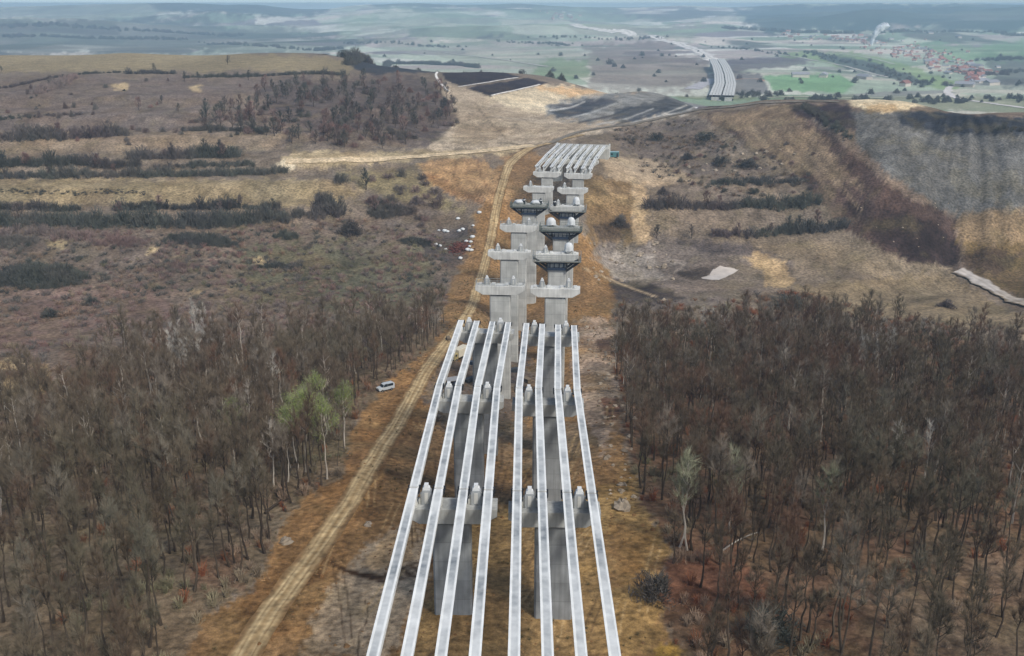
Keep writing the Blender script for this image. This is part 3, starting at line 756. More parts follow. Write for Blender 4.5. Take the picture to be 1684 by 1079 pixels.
PIERS = {}
zk = [20.2, 19.0, 17.83, 16.65, 15.5, 14.3, 13.2, 12.2, 11.4, 10.7, 10.25, 9.9]
pk = {1: (827,805), 2: (835.6,636), 3: (851,529), 4: (868,0), 5: (877,0), 6: (888,0), 7: (902,0), 8: (914,0), 9: (925.5,0), 10: (940,0), 11: (957,0)}
Yk = {k: 118.2 + 39.75 * (k - 1) for k in range(1, 12)}
zk = [z + .00375 * (118.2 + 39.75 * (k - 1)) for k, z in enumerate(zk)]
def centre(k):
    if k == 0:
        d = centre(2) - centre(1); p = centre(1) - d; p.z = zk[0]; return p
    px, py = pk[k]; Y = Yk[k]; z = zk[k]
    lo, hi = 200.0, 1200.0                     # find the photo row that sees height z at distance Y
    for _ in range(40):
        m_ = (lo + hi) / 2
        if CAM_Z + ray(px, m_)[1] * Y > z: lo = m_
        else: hi = m_
    return Vector((ray(px, lo)[0] * Y, Y, z))
CEN = {k: centre(k) for k in range(0, 12)}
def yaw_at(k):
    a = CEN[max(k - 1, 0)]; c = CEN[min(k + 1, 11)]
    return math.atan2(-(c.x - a.x), c.y - a.y)
YAW = {k: yaw_at(k) for k in CEN}
def deck_point(k, t):
    """a point on the deck line at pier k, t metres right of the middle, with the 3 % crossfall"""
    return CEN[k] + Vector((math.cos(YAW[k]) * t, math.sin(YAW[k]) * t, -0.03 * t))

ORD = ["nearest", "second", "third", "fourth", "fifth", "sixth", "seventh", "eighth", "ninth", "tenth"]
CAPW, CAPD, CAPH = 12.5, 3.3, 2.3
cap_prof = [(-CAPW/2, 0), (-CAPW/2, -1.15), (-4.3, -CAPH), (4.3, -CAPH), (CAPW/2, -1.15), (CAPW/2, 0)]
cap_prof = cap_prof[::-1]

_w = 0.68
BLOCK_PR = [(-_w, 0), (_w, 0), (_w, 2.05), (_w * .95, 2.4), (_w * .8, 2.62), (-_w * .8, 2.62), (-_w * .95, 2.4), (-_w, 2.05)]
m = MB(); m.prism([(u, v) for u, v in BLOCK_PR], 'y', .55, -.55); o_ = m.build("restraint_block", M_block, bevel=.06); BLOCK_ME = o_.data; bpy.data.objects.remove(o_)
m = MB(); m.prism([(-.5, 2.62), (.5, 2.62), (.46, 3.05), (.28, 3.1), (.28, 3.6), (-.28, 3.6), (-.28, 3.1), (-.46, 3.05)], 'y', .42, -.42); o_ = m.build("pad", M_pad); PAD_ME = o_.data; bpy.data.objects.remove(o_)
m = MB(); m.prism([(_w, 0), (_w + .42, 0), (_w + .42, .9), (_w + .2, 1.1), (_w + .2, 1.9), (_w, 1.9)], 'y', .3, -.3); o_ = m.build("bracket", M_shaft); BRK_ME = o_.data; bpy.data.objects.remove(o_)
m = MB(); m.box((0, -.58, 1.25), (.5, .06, 2.0)); o_ = m.build("face_plate", M_cap); FPL_ME = o_.data; bpy.data.objects.remove(o_)
m = MB(); m.box((0, 0, .13), (.9, 2.4, .26)); o_ = m.build("bearing_plinth", M_cap); PLI_ME = o_.data; bpy.data.objects.remove(o_)
def make_block(x, parent, z, tall=1.0):
    """bullet-shaped concrete restraint block with brackets and a pale pad on its head"""
    o = link("restraint_block", BLOCK_ME, parent); o.location = (x, 0, z); o.scale = (.78 + .22 * (tall > .8), .9, tall)
    link("pad", PAD_ME, o); link("face_plate", FPL_ME, o)
    link("bracket", BRK_ME, o); b2 = link("bracket", BRK_ME, o); b2.rotation_euler = (0, 0, PI)
    return o

def make_pier(k, side):
    s = -7.0 if side == 'left' else 7.0
    p = deck_point(k, s); top = p.z - 2.3
    gz = float(min(ground(p.x + dx, p.y + dy) for dx in (-3, 0, 3) for dy in (-2, 0, 2)))
    e = empty("bridge_pier", (p.x, p.y, gz), YAW[k])
    H = top - gz
    m = MB(); w, d = 2.65, 1.25                       # shaft: rectangular with bevelled corners
    pr = [(-w, -d + .25), (-w + .25, -d), (w - .25, -d), (w, -d + .25), (w, d - .25), (w - .25, d), (-w + .25, d), (-w, d - .25)]
    m.prism(pr, 'z', -2.0, H - CAPH - .28)
    m.build("shaft", M_shaft if k > 3 else M_shaft_shaded, e)
    m = MB(); m.prism([(u * .93, v * .9) for u, v in pr], 'z', H - CAPH - .281, H - CAPH + .01); m.build("neck", M_dark if k > 3 else M_shaft_shaded, e)
    m = MB(); m.prism([(u, v + H) for u, v in cap_prof], 'y', -CAPD/2, CAPD/2)
    m.build("cap", M_cap if k > 3 else M_cap_shaded, e, bevel=.06)
    for i in range(4):
        o = link("bearing_plinth", PLI_ME, e); o.location = ((i - 1.5) * 3.37, 0, H)
    return e, H

pier_look = {
 ('left',4): "with two domed blocks, nearest left pier without girders",
 ('left',5): "with low domed blocks, fifth from the camera on the left",
 ('left',6): "with two tall rounded blocks and a thin rail on its cap",
 ('left',7): "wrapped by a netted work platform under its cap",
 ('left',8): "with a bare cap and one domed block, just before the far girders",
 ('left',9): "holding the near end of the far girders on the left",
 ('right',4): "with two domed blocks, nearest right pier without girders",
 ('right',5): "with an open work platform and a white sheet on its cap",
 ('right',6): "wrapped by a dark netted work platform with two white sheets above",
 ('right',7): "with a grey work platform and single white sheet on its cap",
 ('right',8): "with a bare cap and one domed block, before the far girders",
 ('right',9): "holding the near end of the far girders on the right",
}
for k in range(1, 11):
    for side in ('left', 'right'):
        e, H = make_pier(k, side)
        PIERS[(side, k)] = (e, H)
        if k <= 3: lab = "grey concrete pier under the %s deck, %s girder joint from the camera" % (side, ORD[k - 1])
        elif k == 10: lab = "grey concrete pier half hidden under the middle of the far %s girders" % side
        else: lab = "grey concrete pier " + pier_look[(side, k)]
        tag(e, lab, "bridge pier", "viaduct piers")
        cap_x = (-3.37, 3.37)
        blocks = {('left',5): (-3.37, 3.37), ('left',7): (), ('left',8): (-3.37,), ('right',8): (-3.37,), ('left',10): (), ('right',10): ()}.get((side, k), cap_x)
        for x in blocks:
            make_block(x, e, H, {1: .82, 2: .82, 3: .81}.get(k, .6 if (side, k) == ('left', 5) else .64))

# girders: one thing per girder and span, two end brackets each
GL_ = 39.2
gp = [(-.62, 0), (-.62, -.14), (-.2, -.3), (-.15, -1.45), (-.36, -1.62), (-.36, -1.95), (.36, -1.95), (.36, -1.62), (.15, -1.45), (.2, -.3), (.62, -.14), (.62, 0), (.4, 0), (.4, -.035), (-.4, -.035), (-.4, 0)]
gm_ = MB(); gm_.prism(gp, 'y', 0, GL_); gme_ = gm_.build("girder", M_gird); girder_mesh = gme_.data; bpy.data.objects.remove(gme_)
bm_ = MB(); bm_.prism([(.6, -.75), (.72, -.75), (.84, -.5), (.84, .02), (.6, .02)], 'y', .14, -.14)
bo_ = bm_.build("end_bracket", M_dark); bracket_mesh = bo_.data; bpy.data.objects.remove(bo_)
POS = {sd: ["%s girder of the %s deck" % (q, sd) for q in ("leftmost", "second", "third", "rightmost")] for sd in ('left', 'right')}
SPAN = {0: "in the nearest span", 1: "between the first and second piers", 2: "between the second and third piers", 9: "in the first far span", 10: "in the farthest span"}
for k in (0, 1, 2, 9, 10):
    for side in ('left', 'right'):
        for i in range(4):
            t = (-7.0 if side == 'left' else 7.0) + (i - 1.5) * 3.37
            a = deck_point(k, t); c = deck_point(k + 1, t)
            d = c - a; L = d.length; dn = d / L
            e = link("girder", girder_mesh)
            rot = Matrix((Vector((dn.y, -dn.x, 0)).normalized(), dn, Vector((dn.y, -dn.x, 0)).normalized().cross(dn))).transposed()
            e.matrix_world = Matrix.Translation(a + dn * .22) @ rot.to_4x4() @ Matrix.Diagonal((1, (L - .44) / GL_, 1, 1))
            tag(e, "white concrete %s %s" % (POS[side][i], SPAN[k]), "girder", "viaduct girders")
            for y_ in (.3, GL_ - .3):
                for r_ in (0, PI): b_ = link("end_bracket", bracket_mesh, e); b_.location = (0, y_, 0); b_.rotation_euler = (0, 0, r_)

# abutment under the far ends of the girders
c11 = CEN[11]; gz = float(ground(c11.x, c11.y))
ea = empty("abutment", (c11.x, c11.y, gz), YAW[11])
m = MB(); m.box((0, 1.0, (c11.z - 2.3 - gz) / 2 - 1), (28, 3.4, c11.z - 2.3 - gz + 2)); m.build("wall", M_shaft, ea)
m = MB(); m.box((0, 2.75, c11.z - gz - 1.3), (28.4, .5, 2.0)); m.build("back_wall", M_cap, ea)
for s in (-1, 1): one("wing_wall", M_cap, ea, "box", (s * 14.0, 5.6, (c11.z - gz) / 2 - 1.2), (.6, 5, c11.z - gz + 1.6))
tag(ea, "low grey concrete abutment behind the far girder ends", "abutment")

# work platforms hung round the caps
def make_platform(side, k, label, net, drop=1.5):
    e0, H = PIERS[(side, k)]
    e = empty("work_platform", e0.location, e0.rotation_euler.z)
    z = H - drop; X, Y = 7.0, 3.1
    R4 = lambda x, y: [(-x, -y), (x, -y), (x, y), (-x, y)]
    one("deck", M_plank, e, "frame", R4(X, Y), R4(X - .7, 1.9), 'z', z - .1, z)
    for x in (-6.6, -4.8, -3.0, 3.0, 4.8, 6.6): one("joist", M_dark, e, "box", (x, 0, z - .22), (.2, 6.0, .22))
    ring = R4(X, Y); pm = None
    for i in range(4):
        a = Vector((*ring[i], 0)); b2 = Vector((*ring[(i + 1) % 4], 0)); n = 10 if i % 2 == 0 else 4
        for j in range(n):
            q = a.lerp(b2, j / n)
            if pm is None: o = one("post", M_galv if not net else M_net, e, "bar", (0, 0, 0), (0, 0, 1.9), .09); pm = o.data
            else: o = link("post", pm, e)
            o.location = (q.x, q.y, z)
    for h in (.12, .65, 1.2, 1.8):
        one("rail", M_galv if not net else M_net, e, "frame", R4(X + .05, Y + .05), R4(X - .05, Y - .05), 'z', z + h, z + h + (.2 if h < .2 else .09))
    if net:
        g = MB(); nx, nz_ = 40, 6
        vs = [(-X + 2 * X * i / nx, -Y - .1, z + .1 + 1.75 * j / nz_) for j in range(nz_ + 1) for i in range(nx + 1)]
        g.add(vs, [(j * (nx + 1) + i, j * (nx + 1) + i + 1, (j + 1) * (nx + 1) + i + 1, (j + 1) * (nx + 1) + i) for j in range(nz_) for i in range(nx)])
        o = g.build("net", M_net, e); wf = o.modifiers.new("mesh", 'WIREFRAME'); wf.thickness = .1; wf.use_replace = True
    for s in (-1, 1):
        for y in (-1.95, 1.95):
            one("bracket", M_dark, e, "frame", [(s * 6.9, z - .34), (s * 2.7, z - .34), (s * 2.7, z - 3.4)], [(s * 5.3, z - .66), (s * 3.05, z - .66), (s * 3.05, z - 2.3)], 'y', y - .16, y + .16)
            one("brace", M_dark, e, "bar", (s * 2.9, y, z - 2.2), (s * 4.6, y, z - .5), .2)
    for zz, hh in ((z - .85, .5), (z - 2.9, .8)): one("collar", M_blue, e, "frame", R4(3.05, 1.75), R4(2.66, 1.26), 'z', zz, zz + hh)
    for x in (-2, -.7, .7, 2): one("strut", M_blue, e, "box", (x, -1.5, z - 1.47), (.24, .3, 1.23))
    tag(e, label, "work platform", "scaffold platforms on piers"); return e
make_platform('left', 7, "scaffold platform with dark net railing round the left deck pier", True, .9)
make_platform('right', 5, "open scaffold platform with pale railing, nearest of the right deck platforms", False, 1.9)
make_platform('right', 6, "scaffold platform with black net railing, middle of the right deck platforms", True, 1.0)
make_platform('right', 7, "grey scaffold platform, farthest of the right deck platforms", False, 1.7)
def cap_rail(side, k, label):
    e0, H = PIERS[(side, k)]; e = empty("cap_railing", (e0.location.x, e0.location.y, e0.location.z + H), e0.rotation_euler.z)
    ring = [(-6.1, -1.5), (6.1, -1.5), (6.1, 1.5), (-6.1, 1.5)]
    for i in range(4):
        a = Vector((*ring[i], 0)); b2 = Vector((*ring[(i + 1) % 4], 0)); n = 7 if i % 2 == 0 else 2
        for j in range(n): q = a.lerp(b2, j / n); one("post", M_galv, e, "bar", (q.x, q.y, 0), (q.x, q.y, 1.15), .08)
    R4 = lambda x, y: [(-x, -y), (x, -y), (x, y), (-x, y)]
    for h in (.6, 1.1): one("rail", M_galv, e, "frame", R4(6.14, 1.54), R4(6.06, 1.46), 'z', h, h + .07)
    tag(e, label, "railing", "railings on pier caps")
cap_rail('left', 6, "thin grey railing round the cap of the left pier with two tall rounded blocks")
cap_rail('left', 4, "thin grey railing round the cap of the nearest left pier without girders")

def tarp(side, k, x, label, w=1.1, h=3.6, seed=1):
    h *= .82
    """sheet pulled over a block: a draped hood with folds, open at the foot"""
    e0, H = PIERS[(side, k)]; rnd = random.Random(seed)
    loc = e0.matrix_basis @ Vector((x, 0, H)); m = MB(); n = 20; rows = 8
    vs = []
    for j in range(rows):
        t = j / (rows - 1); r = w * (0.66 + .36 * math.sin(min(t * 2.2, 1) * PI / 2)) * (1 + .1 * t)
        for i in range(n):
            a = 2 * PI * i / n; f = 1 + t * .16 * math.sin(a * 5 + seed) + rnd.uniform(-.04, .04)
            zz = h * (1 - t * .8) - (.0 if t < 1 else .25 * math.sin(a * 3 + seed))
            vs.append((r * f * math.cos(a), r * f * .8 * math.sin(a), zz))
    vs.append((0, 0, h + .25))
    fs = [(j * n + i, j * n + n + i, j * n + n + (i + 1) % n, j * n + (i + 1) % n) for j in range(rows - 1) for i in range(n)]
    fs += [(len(vs) - 1, i, (i + 1) % n) for i in range(n)]
    m.add(vs, fs); o = m.build("tarpaulin", M_tarp, smooth=True); o.location = loc; o.rotation_euler = (0, 0, e0.rotation_euler.z)
    so = o.modifiers.new("thickness", 'SOLIDIFY'); so.thickness = .03
    tag(o, label, "tarpaulin", "white sheets over blocks")
tarp('right', 5, 3.37, "white sheet over the right block on the nearest right scaffold platform", 1.15, 3.7, 1)
tarp('right', 6, -3.37, "wide white sheet over the left block above the black netted platform", 1.4, 3.5, 2)
tarp('right', 6, 3.37, "narrow white sheet over the right block above the black netted platform", 1.1, 3.8, 3)
tarp('right', 7, 3.37, "white sheet over the right block on the farthest scaffold platform", 1.15, 3.8, 4)
tarp('left', 7, -3.6, "low white sheet at the left on the netted left deck platform", 1.9, 1.7, 5)
tarp('left', 7, 2.6, "low white sheet at the right on the netted left deck platform", 1.9, 1.6, 6)
def gas_tank(side, k, x, label):
    e0, H = PIERS[(side, k)]; loc = e0.matrix_basis @ Vector((x, -.9, H))
    e = empty("steel_drum", loc, 0); m = MB()
    m.lathe([(.5, 0), (.52, .1), (.52, 1.9), (.42, 2.1), (.15, 2.2), (.12, 2.35)], 14); m.build("body", M_dark, e, True)
    m = MB(); m.lathe([(.54, 1.5), (.56, 1.52), (.56, 1.8), (.54, 1.82)], 14); m.build("band", M_pad, e)
    tag(e, label, "drum", "dark drums on pier caps")
gas_tank('right', 7, -4.6, "dark steel drum at the left end of the farthest right platform")
gas_tank('left', 7, -2.0, "dark steel drum at the left on the netted left platform")
gas_tank('left', 7, 4.2, "dark steel drum at the right on the netted left platform")
# ------------------------------------------------------------------ vegetation: bare trees, shrubs, hedges
def twig_mat(name, c1, c2, c3, scale=0.03, rnd=0.18):
    """bark and twigs: colour drifts from patch to patch of the wood and from tree to tree"""
    m = bpy.data.materials.new(name); m.use_nodes = True
    nt = m.node_tree; b = nt.nodes["Principled BSDF"]; b.inputs["Roughness"].default_value = 0.9; b.inputs["Specular IOR Level"].default_value = 0.15
    cr = nt.nodes.new("ShaderNodeValToRGB"); cr.color_ramp.elements[0].position = .36; cr.color_ramp.elements[1].position = .66
    cr.color_ramp.elements[0].color = tuple(lin(c1)) + (1,); cr.color_ramp.elements[1].color = tuple(lin(c3)) + (1,)
    e = cr.color_ramp.elements.new(.5); e.color = tuple(lin(c2)) + (1,)
    nt.links.new(world_noise(nt, scale, 4), cr.inputs[0])
    o = mulcol(nt, cr.outputs[0], ranged(nt, world_noise(nt, .35, 3), .7, 1.3))
    oi = nt.nodes.new("ShaderNodeObjectInfo")
    o = mulcol(nt, o, ranged(nt, oi.outputs["Random"], 1 - rnd, 1 + rnd, 0, 1))
    nt.links.new(o, b.inputs["Base Color"]); return m
M_bark = twig_mat("dark_bark", (64,55,47), (74,64,53), (86,76,63))
M_twig = twig_mat("bare_twigs", (100,87,72), (107,95,78), (104,97,79), .022)
M_twig_r = twig_mat("bare_twigs_reddish", (116,88,70), (108,88,72), (102,90,72), .022)
M_twig_g = twig_mat("bare_twigs_greyish", (126,116,101), (130,119,104), (118,113,95), .022)
M_pale = twig_mat("pale_bark", (176,166,150), (190,180,164), (168,160,148))
M_paletw = twig_mat("pale_twigs", (186,178,168), (192,186,174), (178,172,158))
M_willow = twig_mat("willow_twigs", (142,140,112), (150,150,122), (134,134,106))
M_green = twig_mat("young_leaves", (132,146,78), (142,156,86), (120,134,70), .1)
M_rust = twig_mat("rusty_leaves", (138,82,54), (128,82,58), (118,86,62), .08)
M_shrub = twig_mat("shrub_twigs", (96,94,84), (106,100,92), (116,102,96), .015, .3)
M_shrub_r = twig_mat("reddish_shrub_twigs", (132,104,94), (126,106,98), (118,106,98), .02, .3)
M_hedge = twig_mat("hedge_twigs", (80,78,76), (86,88,78), (98,86,84), .012)
M_brush = twig_mat("dry_brush", (142,118,98), (130,114,96), (124,120,92), .03)

def tubes(segs, sides):
    """segs: list of (points, radii); returns verts, tris"""
    V = []; T = []; o = 0
    for pts, rad in segs:
        pts = np.asarray(pts, float); n = len(pts)
        d = np.gradient(pts, axis=0); d /= np.linalg.norm(d, axis=1)[:, None] + 1e-9
        ref = np.array([1.0, 0, 0]) if abs(d[0, 0]) < .8 else np.array([0, 1.0, 0])
        u = np.cross(d, ref); u /= np.linalg.norm(u, axis=1)[:, None] + 1e-9
        w = np.cross(d, u)
        for k in range(sides):
            t = 2 * PI * k / sides
        ang = 2 * PI * np.arange(sides) / sides
        ring = pts[:, None] + (u[:, None] * np.cos(ang)[None, :, None] + w[:, None] * np.sin(ang)[None, :, None]) * np.asarray(rad)[:, None, None]
        V.append(ring.reshape(-1, 3))
        i = np.arange(n - 1)[:, None] * sides; k = np.arange(sides)[None]; k2 = (k + 1) % sides
        a = (o + i + k).ravel(); b_ = (o + i + k2).ravel(); c = b_ + sides; d_ = a + sides
        T.append(np.c_[a, b_, c]); T.append(np.c_[a, c, d_]); o += n * sides
    return np.concatenate(V), np.concatenate(T)

def twigs(base, dirs, lens, width, rs):
    """thin tapering slivers: one triangle each"""
    n = len(base)
    r = rs.normal(size=(n, 3)); s = np.cross(dirs, r); s /= np.linalg.norm(s, axis=1)[:, None] + 1e-9
    w = np.asarray(width)[..., None] * s if np.ndim(width) else width * s
    tip = base + dirs * lens[:, None]
    V = np.stack([base - w / 2, base + w / 2, tip], 1).reshape(-1, 3)
    return V, np.arange(3 * n).reshape(-1, 3)

def unit(v): return v / (np.linalg.norm(v, axis=-1, keepdims=True) + 1e-9)

def grow(seed, h, spread, fork=0.45, limbs=11, ntw=900, tw_w=0.04, tw_l=(0.6, 1.7), r0=0.17, lean=0.04, up=0.75, subs=5, tup=.75):
    """a bare tree: (trunk verts, tris), (crown verts, tris); crown = fine branches and twigs"""
    rs = np.random.RandomState(seed)
    n = 8; t = np.linspace(0, 1, n)
    ln = rs.normal(size=2) * lean * h
    wob = np.cumsum(rs.normal(size=(n, 2)) * .012 * h, 0)
    tr = np.c_[ln[0] * t ** 1.5 + wob[:, 0], ln[1] * t ** 1.5 + wob[:, 1], h * .93 * t]
    tr[0, :2] = 0
    rad = r0 * (1 - t) ** .8 + .018
    rad[0] *= 1.35
    big = [(tr, rad)]; fine = []; tb = []; td = []
    for i in range(limbs):
        f = fork + (0.93 - fork) * (i + rs.rand()) / limbs
        p = np.array([np.interp(f, t, tr[:, c]) for c in range(3)])
        az = i * 2.4 + rs.rand() * 1.2
        L = spread * (1.15 - .75 * (f - fork) / (1 - fork)) * rs.uniform(.75, 1.25)
        out = np.array([math.cos(az), math.sin(az), 0])
        q = [p]
        dirn = unit(out * rs.uniform(.7, 1.05) + np.array([0, 0, up * rs.uniform(.7, 1.3)]))
        for s_ in range(4):
            q.append(q[-1] + dirn * L / 4 * rs.uniform(.9, 1.1)); dirn = unit(dirn + np.array([0, 0, .16]) + rs.normal(size=3) * .14)
        q = np.array(q); rb = np.interp(f, t, rad) * .62
        big.append((q, np.linspace(rb, .022, 5)))
        for j in range(subs):
            g = rs.uniform(.25, 1.0) * 4; k = min(int(g), 3); p2 = q[k] + (q[k + 1] - q[k]) * (g - k)
            d2 = unit(unit(q[k + 1] - q[k]) + rs.normal(size=3) * .55 + np.array([0, 0, .35]))
            l2 = L * rs.uniform(.3, .55); q2 = np.array([p2, p2 + d2 * l2 * .5, p2 + unit(d2 + rs.normal(size=3) * .2 + np.array([0, 0, .2])) * l2])
            fine.append((q2, [.03, .02, .01])); tb.append(q2); td.append(d2)
    # top shoots
    top = tr[-1]
    for j in range(5):
        d2 = unit(rs.normal(size=3) * .45 + np.array([0, 0, 1])); q2 = np.array([top, top + d2 * h * .05, top + d2 * h * .1]); fine.append((q2, [.03, .02, .01])); tb.append(q2); td.append(d2)
    tb = np.array(tb); td = np.array(td)
    k = rs.randint(0, len(tb), ntw); g = rs.uniform(.1, 2.0, ntw); gi = np.minimum(g.astype(int), 1)
    p = tb[k, gi] + (tb[k, gi + 1] - tb[k, gi]) * (g - gi)[:, None]
    d = unit(td[k] + rs.normal(size=(ntw, 3)) * .6 + np.array([0, 0, tup]))
    L = rs.uniform(tw_l[0], tw_l[1], ntw)
    tv, tt = tubes(big, 5)
    fv, ft = tubes(fine, 3); wv, wt = twigs(p, d, L, tw_w, rs)
    return (tv, tt), (np.concatenate([fv, wv]), np.concatenate([ft, wt + len(fv)])), p

def leaf_cloud(pts, seed, n, size, spread):
    rs = np.random.RandomState(seed)
    p = pts[rs.randint(0, len(pts), n)] + rs.normal(size=(n, 3)) * spread
    d = unit(rs.normal(size=(n, 3))); return twigs(p, d, rs.uniform(.7, 1.3, n) * size, size * .8, rs)

def dome(seed, r, h, n, w=.05, l=(.5, 1.2), up=.8):
    """a shrub: stems fanning out of the ground into a ragged dome of twigs"""
    rs = np.random.RandomState(seed)
    a = rs.uniform(0, 2 * PI, n); q = np.sqrt(rs.uniform(0, 1, n)); lob = 1 + .25 * np.sin(a * 3 + seed) + .15 * np.sin(a * 5 + 2 * seed)
    zz = rs.uniform(0, 1, n) ** .8
    rr = r * q * lob * np.sqrt(np.maximum(0, 1 - (zz * .92) ** 2.2))
    p = np.c_[rr * np.cos(a), rr * np.sin(a), zz * h * (.75 + .25 * np.sin(a * 2 + seed))]
    d = unit(np.c_[np.cos(a) * q * .7, np.sin(a) * q * .7, np.full(n, up)] + rs.normal(size=(n, 3)) * .45)
    L = rs.uniform(l[0], l[1], n)
    st = []
    for i in range(9):
        b_ = 2 * PI * i / 9; st.append((np.array([[.1 * math.cos(b_), .1 * math.sin(b_), -.1], [r * .3 * math.cos(b_), r * .3 * math.sin(b_), h * .5], [r * .55 * math.cos(b_), r * .55 * math.sin(b_), h * .85]]), [.07, .05, .02]))
    sv, st_ = tubes(st, 3); wv, wt = twigs(p - d * L[:, None] * .5, d, L, w, rs)
    return np.concatenate([sv, wv]), np.concatenate([st_, wt + len(sv)])

def tri_me(name, vt, m): return np_mesh(name, vt[0], vt[1], [m] if not isinstance(m, list) else m)

# ---- prototypes of the woodland trees
BARE = []
for i in range(9):
    rs_ = random.Random(100 + i)
    h = (11.5, 17.5, 15, 13, 18, 16, 14, 17, 15.5)[i]
    tk, cr, _ = grow(500 + i, h, rs_.uniform(1.6, 2.5), rs_.uniform(.5, .66), rs_.randint(10, 14), 1650, .024, (.6, 1.7), rs_.uniform(.13, .2), .03, rs_.uniform(.8, 1.2))
    BARE.append((tk, cr, tri_me("trunk", tk, M_bark), tri_me("crown", cr, (M_twig, M_twig, M_twig_r, M_twig, M_twig_g)[i % 5])))
LOW = []
for i in range(7):
    rs_ = random.Random(300 + i)
    tk, cr, _ = grow(700 + i, rs_.uniform(12.5, 16.5), rs_.uniform(2.0, 3.0), rs_.uniform(.48, .62), 9, 760, .036, (.8, 2.0), rs_.uniform(.13, .18), .03, 1.0, 4)
    LOW.append((tk, cr))

def inside(x, y, poly_px):
    """is a ground point inside a polygon drawn in photo pixels on the ground"""
    px, py = project(x, y, ground(x, y))
    return in_poly(np.asarray(px, float), np.asarray(py, float), poly_px) > 0

# scatter on a jittered net
rs = np.random.RandomState(5)
cell = 3.6
gx, gy = np.meshgrid(np.arange(-190, 190, cell), np.arange(76, 312, cell))
gx = (gx + rs.uniform(-.48, .48, gx.shape) * cell).ravel(); gy = (gy + rs.uniform(-.48, .48, gy.shape) * cell).ravel()
ok = (np.abs(gx / gy) < .62)
gx, gy = gx[ok], gy[ok]
inL = inside(gx, gy, LEFTWOOD); inR = inside(gx, gy, RIGHTWOOD)
px_, py_ = project(gx, gy, ground(gx, gy))
dens = np.ones(len(gx))
dens = np.where(inL & (px_ < 130) & (py_ < 690), .25, dens)
dens = np.where(inL & (py_ > 860), .62, dens)
dens = np.where(inR & (py_ > 880), .55, dens)
dens = np.where(inR & (py_ < 600) & (px_ > 1380), .6, dens)
dens = dens * np.clip(1.0 + 1.8 * fbm(gx / 18, gy / 18, 3, 41), .15, 1)
edge_ = np.maximum(in_poly(px_, py_, LEFTWOOD), in_poly(px_, py_, RIGHTWOOD))
dens = dens * np.where((px_ < 560) | (px_ > 1060), np.clip(edge_ / 44 + .12 + 1.5 * fbm(gx / 14, gy / 14, 2, 43), .04, 1), np.clip(edge_ / 14 + .5, 0, 1))
keepm = (inL | inR) & (rs.rand(len(gx)) < dens)
# leave clear the van's clearing and the special trees' stands
vx, vy = hit(634, 640)[:2]
keepm &= ((gx - vx) ** 2 + (gy - vy) ** 2 > 36)
wx, wy, wL = gx[keepm], gy[keepm], inL[keepm]
# those that show: the crown must fall inside the picture
wz = ground(wx, wy)
tx_, ty_ = project(wx, wy, wz + 14); bx_, by_ = project(wx, wy, wz)
vis = (bx_ > -50) & (bx_ < 1734) & (ty_ < 1095)
wx, wy, wz, wL, by_ = wx[vis], wy[vis], wz[vis], wL[vis], by_[vis]
order = np.argsort(wx ** 2 + wy ** 2 + (82 - wz) ** 2)
first = order[:296]; rest = order[296:]
GL_L = ("dark bare tree among its likes in the wood left of the dirt road", "bare trees in the wood left of the dirt road")
GL_R = ("brown bare tree among its likes in the wood right of the viaduct", "bare trees in the wood right of the viaduct")
protoT = []
for b_ in BARE:
    e = empty("bare_tree", (0, 0, 0)); link("trunk", b_[2], e); link("crown", b_[3], e); protoT.append(e)
used = set()
for n_, i in enumerate(first):
    j = rs.randint(0, len(BARE)) if n_ >= len(BARE) else n_
    sc = rs.uniform(.74, 1.14); rz = rs.uniform(0, 6.28)
    loc = (wx[i], wy[i], wz[i] - .1)
    if j in used: e = copy_thing(protoT[j], loc, rz, sc)
    else:
        e = protoT[j]; used.add(j); KIDS.pop(e.name, None); e.location = loc; e.rotation_euler = (0, 0, rz); e.scale = (sc, sc, sc)
    lab, grp = GL_L if wL[i] else GL_R
    tag(e, lab, "tree", grp)

def merged(name, items, mats, label, cat):
    """many plants nobody could count, as one mesh; items = (list of (verts, tris, material)), x, y, z, yaw, scale"""
    V = []; T = []; MI = []; o = 0
    for parts, x, y, z, rz, s in items:
        c, s_ = math.cos(rz) * s, math.sin(rz) * s
        for v, t, mi in parts:
            V.append(np.c_[v[:, 0] * c - v[:, 1] * s_ + x, v[:, 0] * s_ + v[:, 1] * c + y, v[:, 2] * s + z]); T.append(t + o); MI.append(np.full(len(t), mi)); o += len(v)
    ob = link(name, np_mesh(name, np.concatenate(V), np.concatenate(T), mats, mi=np.concatenate(MI)))
    tag(ob, label, cat, kind="stuff"); return ob
for left_, lab in ((True, "dense bare woodland behind the nearest trees left of the dirt road"), (False, "dense bare woodland behind the nearest trees right of the viaduct")):
    it = []
    for i in rest:
        if bool(wL[i]) != left_: continue
        tk, cr = LOW[rs.randint(0, len(LOW))]
        it.append(([(tk[0], tk[1], 4 if rs.rand() < .12 else 0), (cr[0], cr[1], rs.choice([1, 1, 1, 1, 1, 2, 3] if left_ else [1, 1, 1, 2, 2, 3]))], wx[i], wy[i], wz[i] - .1, rs.uniform(0, 6.28), rs.uniform(.6, 1.1)))
    merged("woodland", it, [M_bark, M_twig, M_twig_r, M_twig_g, M_pale], lab, "woodland")
print("TREES", len(first), len(rest))

